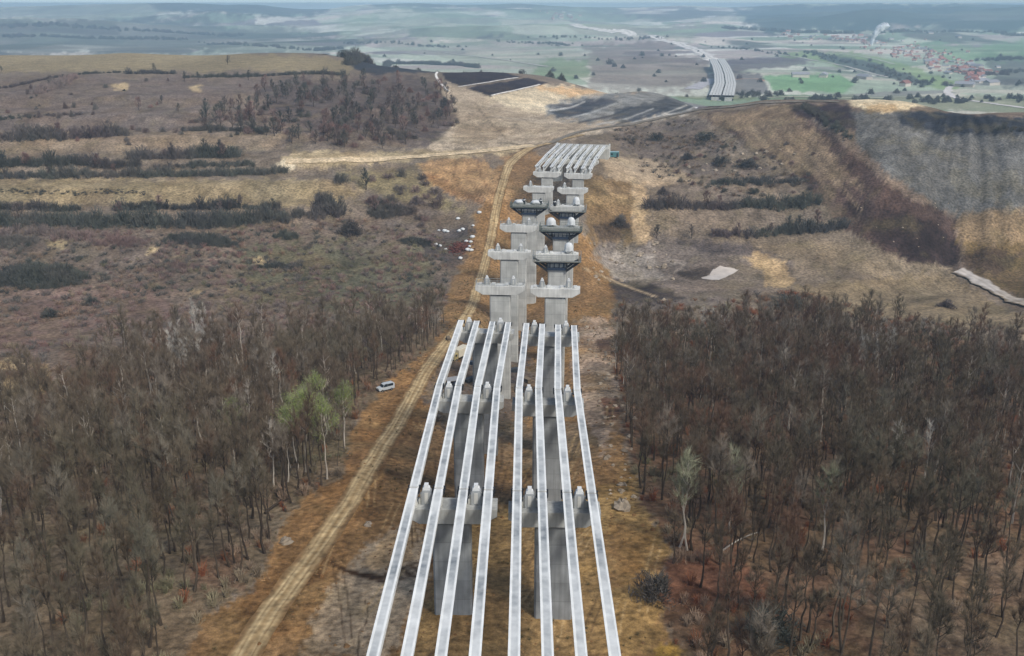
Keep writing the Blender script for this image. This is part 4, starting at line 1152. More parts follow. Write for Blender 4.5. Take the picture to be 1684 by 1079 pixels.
# undergrowth: saplings, brambles and fallen brush on the wood floors
UB = [dome(900 + i, 1.0, 1.5, 60, .05, (.5, 1.3)) for i in range(5)]
for poly, lab, n, red in ((LEFTWOOD, "knee high brush and saplings on the floor of the left wood", 1500, .15), (RIGHTWOOD, "knee high rusty brush and saplings on the floor of the right wood", 1700, .4)):
    ux = rs.uniform(-170, 170, 30000); uy = rs.uniform(84, 300, 30000); m_ = (np.abs(ux / uy) < .58) & inside(ux, uy, poly)
    ux, uy = ux[m_][:n], uy[m_][:n]; uz = ground(ux, uy)
    it = []
    for x, y, z in zip(ux, uy, uz):
        v, t = UB[rs.randint(0, 5)]
        it.append(([(v, t, 1 if rs.rand() < red * .6 else 0)], x, y, z - .05, rs.uniform(0, 6.28), rs.uniform(.5, 1.7)))
    merged("undergrowth", it, [M_brush, M_rust], lab, "undergrowth")

# ---- trees that stand out
def special(name, seed, px, py, h, spread, mb, mt, label, group=None, leaves=None, **kw):
    p = hit(px, py); tk, cr, pts = grow(seed, h, spread, **kw)
    e = empty(name, (p.x, p.y, p.z - .1), random.Random(seed).uniform(0, 6.28))
    link("trunk", tri_me("trunk", tk, mb), e)
    if leaves:
        lv = leaf_cloud(pts, seed + 1, leaves,   .17, .5)
        v = np.concatenate([cr[0], lv[0]]); t = np.concatenate([cr[1], lv[1] + len(cr[0])])
        link("crown", np_mesh("crown", v, t, [mt, M_green], mi=np.r_[np.zeros(len(cr[1])), np.ones(len(lv[1]))]), e)
    else: link("crown", tri_me("crown", cr, mt), e)
    tag(e, label, "tree", group); return e
kw = dict(fork=.5, limbs=10, ntw=700, tw_w=.04, r0=.16, up=1.0)
G = "fresh green trees at the wood's edge"
for i, (px, py, h, s, lab) in enumerate([
    (488, 782, 17, 3.2, "pale stemmed tree with fresh green leaves, leftmost of the green clump by the dirt road"),
    (503, 776, 17.5, 3.4, "forked pale stemmed tree with fresh green leaves in the middle of the green clump"),
    (538, 788, 17, 3.0, "slim pale stemmed green tree in front of the green clump, nearest the dirt road"),
    (566, 738, 15, 2.6, "bright green tree at the right end of the green clump"),
    (522, 726, 16, 3.0, "bright green tree behind the forked pale stem"),
    (388, 758, 14, 3.0, "yellowish green tree standing alone, left of the dead white tree")]):
    special("green_tree", 40 + i, px, py, h, s * 1.25, M_pale if i < 4 else M_bark, M_willow, lab, G, 2100 if i != 5 else 900, **kw)
kw = dict(fork=.42, limbs=9, ntw=420, tw_w=.035, r0=.15, up=.9)
P_ = "pale barked bare trees"
for i, (px, py, h, s, mt, lab) in enumerate([
    (450, 800, 13, 2.6, M_pale, "dead white tree with crooked limbs beside the green clump"),
    (410, 742, 15, 1.8, M_pale, "slim white stemmed bare tree between the yellowish tree and the green clump"),
    (448, 672, 14, 2.2, M_paletw, "small pale grey tree behind the green clump"),
    (432, 668, 14, 2.0, M_paletw, "pale twiggy tree left of the small pale grey one"),
    (1130, 905, 17, 3.6, M_willow, "big greenish grey willow at the edge of the right wood, left of its twin"),
    (1118, 900, 16, 2.6, M_willow, "narrow greenish grey tree leaning on the big willow"),
    (1200, 880, 16, 3.2, M_willow, "round greenish grey willow right of the big willow"),
    (1352, 905, 15, 3.0, M_willow, "greenish grey tree deep in the right wood"),
    (1290, 640, 12, 2.2, M_paletw, "pale bare tree at the back of the right wood, left of the whitish group"),
    (1520, 790, 13, 2.2, M_paletw, "pale grey tree in the right wood near the picture's right side"),
    (1460, 800, 13, 2.2, M_paletw, "pale grey bare tree in the middle of the right wood")]):
    special("pale_tree", 80 + i, px, py, h, s, M_pale, mt, lab, P_, None, **(kw if mt is not M_willow else dict(kw, ntw=1500, limbs=13, up=1.2)))
special("oak_tree", 140, 40, 640, 12, 5.0, M_bark, M_twig, "broad bare tree alone on pale grass at the left edge", None, None, fork=.25, limbs=14, ntw=1400, tw_w=.05, r0=.3, up=.45)
special("oak_tree", 141, 1425, 528, 11, 3.6, M_bark, M_twig, "broad bare tree rising over the back edge of the right wood", None, None, fork=.25, limbs=14, ntw=1400, tw_w=.05, r0=.26, up=.6)
def stand(boxpx, n, label, group, seed, mt, hr=(10, 14)):
    r_ = random.Random(seed); protos = []
    for j in range(3):
        tk, cr, _ = grow(seed + j, 13, 1.5, .35, 10, 800, .045, (.6, 1.5), .13, .03, 1.3); protos.append((tri_me("trunk", tk, M_pale), tri_me("crown", cr, mt)))
    for i in range(n):
        p = hit(r_.uniform(boxpx[0], boxpx[2]), r_.uniform(boxpx[1], boxpx[3]))
        e = empty("pale_tree", (p.x, p.y, p.z - .1), r_.uniform(0, 6.28)); a, c = protos[i % 3]; link("trunk", a, e); link("crown", c, e)
        s = r_.uniform(hr[0], hr[1]) / 13; e.scale = (s, s, s); tag(e, label, "tree", group)
stand((285, 585, 370, 640), 20, "whitish slim bare tree in the pale clump amid the left wood", "pale clump in the left wood", 210, M_paletw)
stand((1385, 585, 1475, 640), 14, "whitish slim bare tree in the pale group at the back of the right wood", "pale group in the right wood", 220, M_paletw)
stand((1090, 555, 1200, 580), 8, "grey slim bare tree along the near back edge of the right wood", "grey trees at the back edge of the right wood", 230, M_paletw, (8, 11))
stand((300, 545, 345, 560), 5, "slim silvery bare tree on the scrub behind the left wood", "silvery trees behind the left wood", 240, M_paletw, (9, 12))

# ---- shrubs and small trees of the slopes, each one its own
SHR = [tri_me("shrub", dome(1000 + i, 2.4, 3.6, 620, .10, (.6, 1.6)), M_shrub if i % 2 else M_shrub_r) for i in range(6)]
SHR_D = [tri_me("shrub", dome(1020 + i, 2.6, 3.8, 900, .12, (.6, 1.5)), M_hedge) for i in range(3)]
SMALL = []
for i in range(6):
    tk, cr, _ = grow(1100 + i, 8.0, 2.9, .12, 13, 600, .11, (.7, 1.7), .16, .04, .8, 4); SMALL.append((tri_me("trunk", tk, M_bark), tri_me("crown", cr, (M_shrub, M_shrub_r, M_hedge)[i % 3])))
def shrub(px, py, w, h, label, group=None, me=None, seed=0, name="shrub"):
    """w, h in metres"""
    p = hit(px, py); r_ = random.Random(int(px * 7 + py * 13 + seed))
    o = link(name, me or r_.choice(SHR)); o.location = (p.x, p.y, p.z - .2); o.rotation_euler = (0, 0, r_.uniform(0, 6.28)); o.scale = (w / 4.8, w / 4.8, h / 3.8)
    tag(o, label, "shrub", group); return o
def small_tree(px, py, h, label, group=None, seed=0, k=None):
    p = hit(px, py); r_ = random.Random(int(px * 7 + py * 13 + seed)); a, c = SMALL[r_.randrange(6) if k is None else k]
    e = empty("small_tree", (p.x, p.y, p.z - .2), r_.uniform(0, 6.28)); link("trunk", a, e); link("crown", c, e); s = h / 8
    e.scale = (s, s, s); tag(e, label, "tree", group); return e
# the copse on the far left slope
r_ = random.Random(77)
cop = [(430,138),(452,146),(480,138),(560,132),(640,132),(716,140),(748,168),(752,205),(700,235),(620,246),(540,244),(480,236),(430,222),(330,214),(330,190),(410,176)]
n_ = 0; tries = 0; taken = []
while n_ < 290 and tries < 9000:
    tries += 1; x, y = r_.uniform(330, 755), r_.uniform(130, 248)
    if in_poly(np.array([float(x)]), np.array([float(y)]), cop)[0] < 0 or any((x - a) ** 2 + 4 * (y - c) ** 2 < 20 for a, c in taken): continue
    if fbm(np.array([x / 26]), np.array([y / 13]), 2, 51)[0] < r_.uniform(-.28, .02) and (x < 600 or y > 205): continue
    taken.append((x, y)); n_ += 1
    if r_.random() < .5: small_tree(x, y, r_.uniform(6, 10.5), "small grey or reddish tree among its likes in the hillside copse", "trees of the hillside copse")
    else: shrub(x, y, r_.uniform(4, 7), r_.uniform(3, 5), "twiggy shrub among its likes in the hillside copse", "shrubs of the hillside copse")
# single ones, each where the photo has it
for px, py, h, lab in [(375,107,7.5,"lone dark round tree on the skyline ridge of the left hill"),(254,118,6,"small round tree above the dark strip on the left hill top"),(3,118,4.5,"tiny tree on the ridge at the left edge"),
    (304,134,7,"dark tree beside the pale scar on the left hill"),(326,132,6,"second dark tree right of the pale scar on the left hill"),(409,132,7,"dark tree left of the copse near the ridge"),(437,137,6,"rounded tree at the ridge end of the copse"),
    (229,182,8,"upright purple tree in the middle of the left hill"),(266,170,5,"small tree right of the upright purple tree"),(293,184,5,"thin little tree on the pale slope left of the copse"),
    (338,188,9,"blue grey tree at the left end of the copse"),(362,190,8,"reddish tree right of the blue grey one at the copse end"),(385,178,6,"small tree at the upper left of the copse"),
    (602,312,10,"tall dark tree above the scrub hollow beside the dirt road"),(616,350,8,"russet tree in the scrub hollow beside the dirt road"),(1137,392,6,"dark round tree at the foot of the terraces right of the viaduct"),
    (1080,392,6,"dark round tree left of the one at the terrace foot"),(1043,240,5,"small tree by the pale bank right of the far girders"),(1210,300,5,"small dark tree on the terraces right of the viaduct")]:
    small_tree(px, py, h, lab, k=(2 if "dark" in lab or "blue" in lab else 1 if "r" in lab[:4] else None))
for px, py, w, h, me, lab in [
    (150,500,7,3,2,"small purple bush below the faint track on the left"),(85,520,9,3,1,"low purple bush above the left wood"),(576,385,12,7,1,"grey bush in the scrub beside the hollow"),(560,300,8,5,0,"bush where the hedge meets the pale knoll"),
    (1556,505,7,3,0,"round dark bush alone on the pale grass right of the wood"),(1300,508,12,6,1,"round grey thicket at the back edge of the right wood"),(1090,320,6,4,2,"bush on the bank beside the pale haul track"),(1020,372,8,6,1,"dark bush between the viaduct and the pale haul track"),(1240,318,6,3,0,"low bush on the terrace below the reddish slope"),
    (1185,270,9,5,1,"dark bush among boulders on the right slope"),(1230,275,12,5,2,"wide dark bush near the boulders on the right slope"),(1130,262,8,4,0,"bush on the hummock right of the far girders"),(1080,230,10,5,1,"dark bush under the crest road"),(1160,230,12,5,2,"dark brushy patch under the crest road"),(1075,985,6,5,0,"dark evergreen bush at the corner of the right wood"),(1262,1050,9,5,1,"dark green bush at the bottom of the right wood")]:
    shrub(px, py, w, h, lab, me=SHR_D[me])
HB = [dome(1200 + i, 1.25, 1.0, 130, .055, (.2, .5), .6) for i in range(6)]
def thicket(px, py, w, d, h, label, seed, mt=None):
    """a broad mound of thicket w metres wide and d deep"""
    c0 = hit(px, py); r2 = random.Random(seed); V = []; T = []; o = 0
    for i in range(int(w * d * .35) + 12):
        a, q = r2.uniform(0, 6.28), math.sqrt(r2.random()); x = c0.x + w / 2 * q * math.cos(a); y = c0.y + d / 2 * q * math.sin(a)
        hh = h * (1 - q ** 3 * .7) * r2.uniform(.7, 1.15); v, t = HB[r2.randrange(6)]; s = (.5 + .38 * hh) * r2.uniform(.8, 1.2); an = r2.uniform(0, 6.28); c, s_ = math.cos(an) * s, math.sin(an) * s
        V.append(np.c_[v[:, 0] * c - v[:, 1] * s_ + x, v[:, 0] * s_ + v[:, 1] * c + y, v[:, 2] * hh + float(ground(x, y)) - .2]); T.append(t + o); o += len(v)
    ob = link("thicket", np_mesh("thicket", np.concatenate(V), np.concatenate(T), [mt or M_hedge])); tag(ob, label, "thicket")
thicket(330, 398, 34, 10, 4.5, "wide low dark thicket in front of the hedge on the left field", 1)
thicket(62, 462, 38, 20, 7, "big dark thicket mound at the left edge of the lower field", 2)
thicket(200, 400, 26, 8, 3, "low purple thicket left of the wide dark one on the left field", 3, M_shrub_r)
thicket(20, 400, 26, 9, 3.5, "purple grey thicket at the left edge below the longest hedge", 4, M_shrub)
thicket(470, 390, 12, 6, 3.5, "dark bush below the long hedge near the hollow", 5)
thicket(300, 440, 30, 8, 2.0, "low purple thicket amid the lower field", 6, M_shrub_r)
thicket(460, 440, 22, 8, 2.2, "low greenish thicket in the lower field right of its middle", 7)
thicket(640, 350, 22, 10, 4, "grey thicket in the scrub hollow", 8, M_shrub)
thicket(690, 400, 20, 8, 2.5, "low thicket beside the reddish scrap heap", 9)
thicket(535, 340, 9, 8, 7.5, "big dark green bush at the end of the pale field", 10)
for k, (px, py) in enumerate([(107,178),(122,177),(157,180),(118,192),(98,194),(65,193),(60,180),(228,216),(240,218),(218,214),(268,217),(290,218),(302,216),(316,202),(330,215),(347,218),(360,216),(405,205),(430,215),(390,222),(60,150),(46,155),(75,152),(88,146),(98,140),(110,134),(118,128),(52,147),(68,146),(82,140)]):
    shrub(px, py, r_.uniform(3, 6), r_.uniform(2.5, 5), "twiggy shrub on the open upper slope of the left hill", "shrubs scattered over the left hill")
for k in range(26):
    px, py = r_.uniform(600, 735), r_.uniform(290, 385)
    shrub(px, py, r_.uniform(4, 9), r_.uniform(2.5, 5), "grey brown shrub in the scrub hollow left of the haul road", "shrubs in the scrub hollow")
for k in range(34):
    px, py = r_.uniform(1085, 1340), r_.uniform(235, 330)
    shrub(px, py, r_.uniform(2.5, 5), r_.uniform(1.5, 3), "dark shrub on the terraces right of the viaduct", "shrubs on the right terraces")

# hedges: ragged strips of thicket along the terraces, each strip a thing
def hedge(pts, h_, w, label, seed, mt=None, dens=1.0):
    r2 = random.Random(seed); P = [hit(*p) for p in pts]; V = []; T = []; o = 0
    for a, b_ in zip(P[:-1], P[1:]):
        n = max(2, int((b_ - a).length / .85 * dens))
        for j in range(n):
            q = a.lerp(b_, (j + r2.random()) / n); x = q.x + r2.uniform(-w, w) * .4; y = q.y + r2.uniform(-w, w) * .5
            h = h_ * 1.2; g_ = fbm(np.array([x / 11]), np.array([y / 11]), 3, seed)[0]
            hh = h * (.85 + 1.0 * g_ + r2.uniform(-.2, .25)) * (1.5 if r2.random() < .06 else 1)
            if hh < h * .25: continue
            v, t = HB[r2.randrange(6)]; s = (.5 + .42 * hh) * r2.uniform(.8, 1.3); z = float(ground(x, y)) - .2
            w_ = w * 1.3; y += r2.uniform(-w_, w_) * .3; an = r2.uniform(0, 6.28); c, s_ = math.cos(an) * s, math.sin(an) * s
            V.append(np.c_[v[:, 0] * c - v[:, 1] * s_ + x, v[:, 0] * s_ + v[:, 1] * c + y, v[:, 2] * hh + z]); T.append(t + o); o += len(v)
    ob = link("hedge", np_mesh("hedge", np.concatenate(V), np.concatenate(T), [mt or M_hedge])); tag(ob, label, "hedge"); return ob
hedge([(-70,238),(0,232),(60,226),(130,226),(206,224)], 5.5, 5, "tall dark hedge strip across the left hill, cut by the left edge", 1)
hedge([(-70,276),(0,274),(80,272),(160,274),(232,275)], 5, 4, "dark hedge on the terrace just below the tall hedge strip, left end", 2)
hedge([(212,262),(300,260),(392,258)], 5, 4, "spiky hedge below the copse on the left hill", 3)
hedge([(-70,293),(0,292),(120,290),(240,290),(350,289),(474,285)], 3.2, 4, "long low hedge above the pale field on the left", 4)
hedge([(250,276),(345,273),(420,272)], 2.4, 3, "short thin hedge between two longer hedges on the left hill", 5)
hedge([(-20,346),(60,345),(130,346)], 3.2, 3, "short hedge below the pale field at the left edge", 6)
hedge([(190,345),(280,344),(370,343),(458,343)], 3.2, 3, "thin hedge with gaps below the pale field", 7)
hedge([(-70,366),(0,368),(120,370),(260,371),(400,365),(480,360),(562,352)], 4.6, 6, "longest dark hedge, lowest on the left terraces", 8)
hedge([(-70,388),(0,386),(60,384),(130,392),(210,396)], 3, 10, "purple thicket band below the longest hedge", 9, M_shrub_r)
hedge([(208,122),(250,121),(290,122)], 3, 4, "dark strip of bushes below the lone trees on the left hill top", 10)
hedge([(300,128),(420,126),(520,122),(565,124)], 2.6, 3, "thin dark hedge running along the ridge to the dark field", 11)
hedge([(575,108),(640,106),(700,106),(755,108),(786,112)], 7, 4, "row of bare trees behind the dark field on the ridge", 12)
hedge([(1068,346),(1150,342),(1250,338),(1345,330)], 3.8, 5, "long dark hedge across the terraces right of the viaduct", 13)
hedge([(1170,388),(1240,386),(1290,382),(1340,379),(1388,374)], 4, 4, "dark hedge at the foot of the right terraces, ending at the spoil slope", 14)
hedge([(1160,304),(1230,302),(1330,296)], 2.6, 6, "upper ragged hedge on the right terraces", 15)
hedge([(1320,176),(1350,190),(1380,214),(1398,232)], 2.0, 6, "dark brush running down beside the grey spoil slope", 16)
hedge([(1640,215),(1700,220)], 2.0, 4, "dark brush along the top of the grey spoil slope at the right edge", 17)
hedge([(300,216),(360,214),(440,218)], 3, 4, "broken hedge between the upper hedge and the copse", 19)
hedge([(-70,318),(100,316),(240,318)], 1.2, 3, "faint line of low scrub across the pale field", 20)
hedge([(-70,190),(60,192),(130,190)], 1.6, 4, "low line of scrub on the upper left slope", 21)
hedge([(0,146),(60,134),(140,122),(210,119)], 1.6, 3, "thin scrub line below the ridge on the left", 22)
hedge([(60,155),(90,146),(124,128)], 4.5, 7, "slanting strip of purple thicket high on the left hill", 18, M_shrub_r)

for k in range(46):
    a_, b_, lo_, hi_ = [((0,232),(206,224),4,7), ((0,274),(232,275),3.5,6), ((212,262),(392,258),4,8), ((0,292),(474,285),3,5), ((190,345),(458,343),3,5.5), ((0,368),(562,352),4.5,7.5), ((1068,346),(1345,330),4,6.5), ((1170,388),(1388,374),4,7)][k % 8]
    t = r_.random(); small_tree(a_[0] + (b_[0] - a_[0]) * t, a_[1] + (b_[1] - a_[1]) * t + r_.uniform(-2, 3), r_.uniform(lo_, hi_) * 1.2, "small bare tree standing up out of a terrace hedge", "trees standing in the terrace hedges")
for k in range(40):
    px, py = r_.uniform(-10, 430), r_.uniform(126, 240)
    shrub(px, py, r_.uniform(1.8, 4.2), r_.uniform(1.5, 3.6), "twiggy shrub on the open upper slope of the left hill", "shrubs scattered over the left hill")
# low brush over the rough field between the hedges and the left wood, and on the river flat
LB = [dome(1300 + i, 1.4, 1.1, 46, .08, (.4, 1.0)) for i in range(5)]
def brush(poly, n, lab, mats, ymax=480):
    xs = rs.uniform(-330, 330, 60000); ys = rs.uniform(230, ymax, 60000); m_ = (np.abs(xs / ys) < .58) & inside(xs, ys, poly)
    m_ &= (fbm(xs / 22, ys / 22, 3, n) > rs.uniform(-.25, .25, len(xs)))
    xs, ys = xs[m_][:n], ys[m_][:n]; zs = ground(xs, ys)
    merged("scrub", [([(v, t, rs.randint(0, len(mats)))], x, y, z - .05, rs.uniform(0, 6.28), rs.uniform(.6, 2.0)) for (x, y, z) in zip(xs, ys, zs) for v, t in [LB[rs.randint(0, 5)]]], mats, lab, "scrub")
brush([(-200,380),(300,380),(600,360),(735,390),(735,500),(640,580),(200,600),(-200,660)], 1900, "low purple brown brush over the rough field behind the left wood", [M_brush, M_shrub_r, M_shrub])
brush([(-200,376),(560,372),(735,380),(735,480),(-200,500)], 420, "dark low shrubs dotted over the rough field", [M_shrub, M_hedge])
brush([(1010,500),(1150,490),(1300,480),(1480,520),(1684,545),(1684,580),(1330,540),(1020,575)], 420, "low dead brush along the back edge of the right wood", [M_brush, M_shrub, M_rust])
brush([(1000,215),(1150,195),(1300,270),(1340,300),(1200,330),(1060,290)], 330, "low dark brush under the crest road", [M_shrub, M_brush], 650)
# ------------------------------------------------------------------ the far valley: motorway, viaduct, villages, trees, smoke
M_pale = mat("pale_asphalt", (196,192,186), .9, .12, .05)
draped("motorway", [(1184,158),(1190,148)], 30, (170,166,160), None, 8, 5, .1, .4, 21, None, 1000)
draped("motorway", [(1176,101),(1164,93),(1146,83),(1124,75),(1090,67),(1040,58),(1000,52),(962,46),(935,40)], [34,34,36,38,40,40,42,44,44], (226,218,204), [(0,.06,(150,150,130),.8)], 12, 9, .1, 1.6, 22, None, 1000)
for i, (pts, w, c) in enumerate([
    ([(1606,112),(1616,122),(1612,130),(1590,136),(1566,142),(1558,150),(1566,159),(1592,165),(1640,172),(1700,180)], 11, (214,206,196)),
    ([(1260,86),(1330,98),(1400,112),(1462,128)], 10, (176,172,158)), ([(1380,88),(1440,98),(1470,106)], 12, (170,176,150)),
    ([(1250,162),(1350,160),(1480,160),(1562,159)], 9, (176,176,150)), ([(690,82),(770,92),(860,104),(900,110)], 14, (176,170,156)), ([(520,92),(600,88),(700,92)], 12, (160,158,150)),
    ([(1195,132),(1240,130),(1256,134)], 8, (190,150,120)), ([(1150,72),(1250,82),(1330,84)], 14, (130,150,120))]):
    draped("country_road", pts, w, c, None, 10, 5, .15, .8, 30 + i, None, 1000)

# far viaduct: two decks of pale girders on piers
fv_pts = [hit(*p, 1000) for p in ((1186,166),(1189,157),(1192,148),(1190,135),(1185,122),(1178,111))]
base = fv_pts[0]; ev = empty("far_viaduct", base)
dense = []
for i in range(len(fv_pts) - 1):
    for j in range(6): dense.append(fv_pts[i].lerp(fv_pts[i + 1], j / 6) - base)
dense.append(fv_pts[-1] - base)
z_of = lambda i: 7.0 + 2 * i / len(dense)
def off(i, t):
    a, b_ = dense[max(i - 1, 0)], dense[min(i + 1, len(dense) - 1)]; d = (b_ - a); d.z = 0; d.normalize()
    q = dense[i] + Vector((d.y, -d.x, 0)) * t; return Vector((q.x, q.y, max(dense[i].z, 0) * .5 + z_of(i)))
for dk in (-1, 1):
    for g in range(4):
        t = dk * 8.2 + (g - 1.5) * 3.7; m = MB(); vs = []
        for i in range(len(dense)):
            l, r = off(i, t - 1.6), off(i, t + 1.6)
            vs += [l, r, r - Vector((0, 0, 2.4)), l - Vector((0, 0, 2.4))]
        fs = [(4 * i + k, 4 * i + 4 + k, 4 * i + 4 + (k + 1) % 4, 4 * i + (k + 1) % 4) for i in range(len(dense) - 1) for k in range(4)]
        m.add(vs, fs); m.build("girder", M_cap, ev)
    for i in range(0, len(dense), 3):
        q = off(i, dk * 8.2); one("pier", M_shaft, ev, "box", (q.x, q.y, q.z - 2.5 - 12), (9, 3, 24))
tag(ev, "far curving viaduct of pale girders beyond the crest road", "viaduct")
draped("motorway", [(1138,147),(1158,138),(1174,130)], 24, (178,174,172), None, 8, 5, .1, .5, 24, None, 1000)
# small vehicles and drums at the embankment's end
M_white = mat("white_paint", (186,192,192), .4, .05, 2); M_glass = mat("dark_glass", (38,46,52), .15, 0); M_tyre = mat("tyre_rubber", (34,33,32), .9, .1)
M_cream = mat("cream_paint", (214,204,178), .5, .08, 2); M_yel = mat("yellow_paint", (176,160,112), .5, .1, 2); M_teal = mat("teal_paint", (78,122,124), .5, .15, 1.2)
M_roofm = mat("grey_sheet_roof", (150,150,148), .6, .15, 1); M_rim = mat("wheel_rim", (140,142,142), .4, 0, 1, .6); M_red = mat("red_lamp", (150,40,34), .4); M_lamp = mat("lamp_glass", (222,222,210), .2)
def wheels(e, xs, y, r, w=.24):
    for x in xs:
        for s in (-1, 1):
            m = MB(); m.tube([(x, s * y - w / 2, r), (x, s * y + w / 2, r)], [r, r], 14); o = m.build("wheel", M_tyre, e)
            m = MB(); m.tube([(x, s * (y + w / 2) - .01, r), (x, s * (y + w / 2) + .03, r)], [r * .55, r * .55], 10); m.build("rim", M_rim, o)
def make_van(loc, rz, label, L=4.5, W_=1.8, H_=1.95):
    e = empty("white_van", loc, rz); x0, x1 = -L / 2, L / 2
    pr = [(x0, .45), (x1 - .1, .45), (x1, .7), (x1 - .05, 1.1), (x1 - .95, 1.25), (x1 - 1.65, H_ - .1), (x1 - 1.9, H_), (x0 + .15, H_), (x0, H_ - .15)]
    m = MB(); m.prism(pr, 'y', W_ / 2, -W_ / 2); m.build("body", M_white, e, bevel=.06)
    m = MB(); a, b_ = Vector((x1 - 1.0, 0, 1.3)), Vector((x1 - 1.62, 0, H_ - .18)); n = Vector((.02, 0, .012))
    m.add([(a.x + .03, -.85, a.z + .02), (a.x + .03, .85, a.z + .02), (b_.x + .03, .8, b_.z + .02), (b_.x + .03, -.8, b_.z + .02), (a.x, -.85, a.z), (a.x, .85, a.z), (b_.x, .8, b_.z), (b_.x, -.8, b_.z)],
          [(0, 1, 2, 3), (7, 6, 5, 4), (0, 4, 5, 1), (1, 5, 6, 2), (2, 6, 7, 3), (3, 7, 4, 0)]); m.build("windscreen", M_glass, e)
    for s in (-1, 1):
        m = MB(); m.prism([(x1 - 1.15, 1.3), (x1 - 1.7, 2.05), (x1 - 2.5, 2.05), (x1 - 2.5, 1.3)], 'y', s * (W_ / 2 + .012), s * (W_ / 2 - .01)); m.build("side_window", M_glass, e)
        m = MB(); m.box((x0 + 1.2, s * (W_ / 2 + .001), 1.65), (1.5, .03, .65)); m.build("side_window", M_glass, e)
        m = MB(); m.box((x1 - .03, s * .7, .92), (.08, .36, .22)); m.build("headlight", M_lamp, e)
        m = MB(); m.box((x0 - .01, s * .85, 1.1), (.05, .16, .5)); m.build("tail_light", M_red, e)
    m = MB(); m.box((x1 + .02, 0, .58), (.14, W_ - .1, .26)); m.build("bumper", M_dark, e, bevel=.03)
    wheels(e, (x0 + .95, x1 - .95), W_ / 2 - .1, .36); tag(e, label, "van"); return e
def make_truck(loc, rz, label, cabm, boxm, L=7.2):
    e = empty("box_truck", loc, rz); x1 = L / 2
    m = MB(); m.box((-.2, 0, .75), (L - .5, .9, .25)); m.build("chassis", M_dark, e)
    m = MB(); m.box((-1.0, 0, 2.1), (L - 2.1, 2.35, 2.3)); m.build("cargo_box", boxm, e, bevel=.05)
    m = MB(); m.prism([(x1 - 1.9, .6), (x1, .6), (x1, 1.5), (x1 - .35, 2.5), (x1 - 1.9, 2.55)], 'y', 1.05, -1.05); c = m.build("cab", cabm, e, bevel=.05)
    m = MB(); m.add([(x1 + .02, -.9, 1.55), (x1 + .02, .9, 1.55), (x1 - .3, .85, 2.4), (x1 - .3, -.85, 2.4), (x1 - .04, -.9, 1.55), (x1 - .04, .9, 1.55), (x1 - .36, .85, 2.4), (x1 - .36, -.85, 2.4)],
          [(0, 1, 2, 3), (7, 6, 5, 4), (0, 4, 5, 1), (1, 5, 6, 2), (2, 6, 7, 3), (3, 7, 4, 0)]); m.build("windscreen", M_glass, c)
    m = MB(); m.box((x1 + .04, 0, .75), (.15, 2.1, .3)); m.build("bumper", M_dark, e)
    for s in (-1, 1):
        m = MB(); m.box((x1 + .03, s * .8, 1.1), (.06, .3, .2)); m.build("headlight", M_lamp, e)
        m = MB(); m.box((x1 - .95, s * 1.06, 1.95), (.8, .03, .6)); m.build("side_window", M_glass, e)
    wheels(e, (-L / 2 + 1.2, x1 - 1.0), .95, .45, .3); tag(e, label, "truck"); return e
g = lambda px, py, y=60: hit(px, py, y)
make_van(g(634, 642), math.radians(215), "white van parked at the wood's edge left of the dirt road")
make_truck(g(755, 590), math.radians(236), "cream box truck half hidden between the two leftmost girders", M_yel, M_cream)
make_van(g(1183, 166, 560), math.radians(20), "tiny white van at the end of the embankment by the crest road")
make_truck(g(1201, 166, 560), math.radians(10), "dark truck with white top on the crest road before the far viaduct", M_dark, M_white)
# a lean-to shed between the girders
ps = g(745, 636); e = empty("site_shed", ps, .2)
one("wall", M_dark, e, "box", (0, 0, 1.0), (3.0, 2.2, 2.0)); one("roof", M_roofm, e, "prism", [(-1.7, 2.0), (1.7, 2.3), (1.7, 2.42), (-1.7, 2.12)], 'y', -1.5, 1.5)
one("door", M_blue, e, "box", (.5, -1.12, .9), (.9, .05, 1.8)); tag(e, "small dark shed with a grey sheet roof between the two leftmost girders", "shed")
# teal container hut by the abutment
pc = g(1008, 258, 500); e = empty("container_hut", pc, -.08)
m = MB(); m.box((0, 0, 1.4), (6.2, 2.5, 2.6), top=1.0); m.build("body", M_teal, e, bevel=.04)
one("roof", mat("pale_teal_roof", (150,184,186), .5, .1), e, "box", (0, 0, 2.76), (6.3, 2.6, .1))
for x in (-2.9, -1.45, 0, 1.45, 2.9): one("rib", M_teal, e, "box", (x, -1.28, 1.4), (.16, .07, 2.5))
one("door", M_dark, e, "box", (2.2, -1.27, 1.1), (.8, .05, 2.0)); one("window", M_glass, e, "box", (-.7, -1.27, 1.6), (1.1, .05, .8))
tag(e, "teal container hut beside the far end of the girders", "container")
# heap of scrap with white sacks round it
def lump(seed, sx, sy, sz, n1=7, n2=12, rough=.22):
    r = random.Random(seed); vs = []; m = MB()
    for j in range(n1):
        ph = PI * (j + .5) / n1 - PI / 2
        for i in range(n2):
            a = 2 * PI * i / n2; k = 1 + rough * (r.random() - .5) * 2
            vs.append((sx * k * math.cos(ph) * math.cos(a), sy * k * math.cos(ph) * math.sin(a), sz * k * math.sin(ph)))
    vs += [(0, 0, -sz), (0, 0, sz)]
    fs = [(j * n2 + i, j * n2 + (i + 1) % n2, (j + 1) * n2 + (i + 1) % n2, (j + 1) * n2 + i) for j in range(n1 - 1) for i in range(n2)]
    fs += [(len(vs) - 2, (i + 1) % n2, i) for i in range(n2)] + [(len(vs) - 1, (n1 - 1) * n2 + i, (n1 - 1) * n2 + (i + 1) % n2) for i in range(n2)]
    m.add(vs, fs); return m
rr = random.Random(9); m = MB(); q0 = g(755, 408)
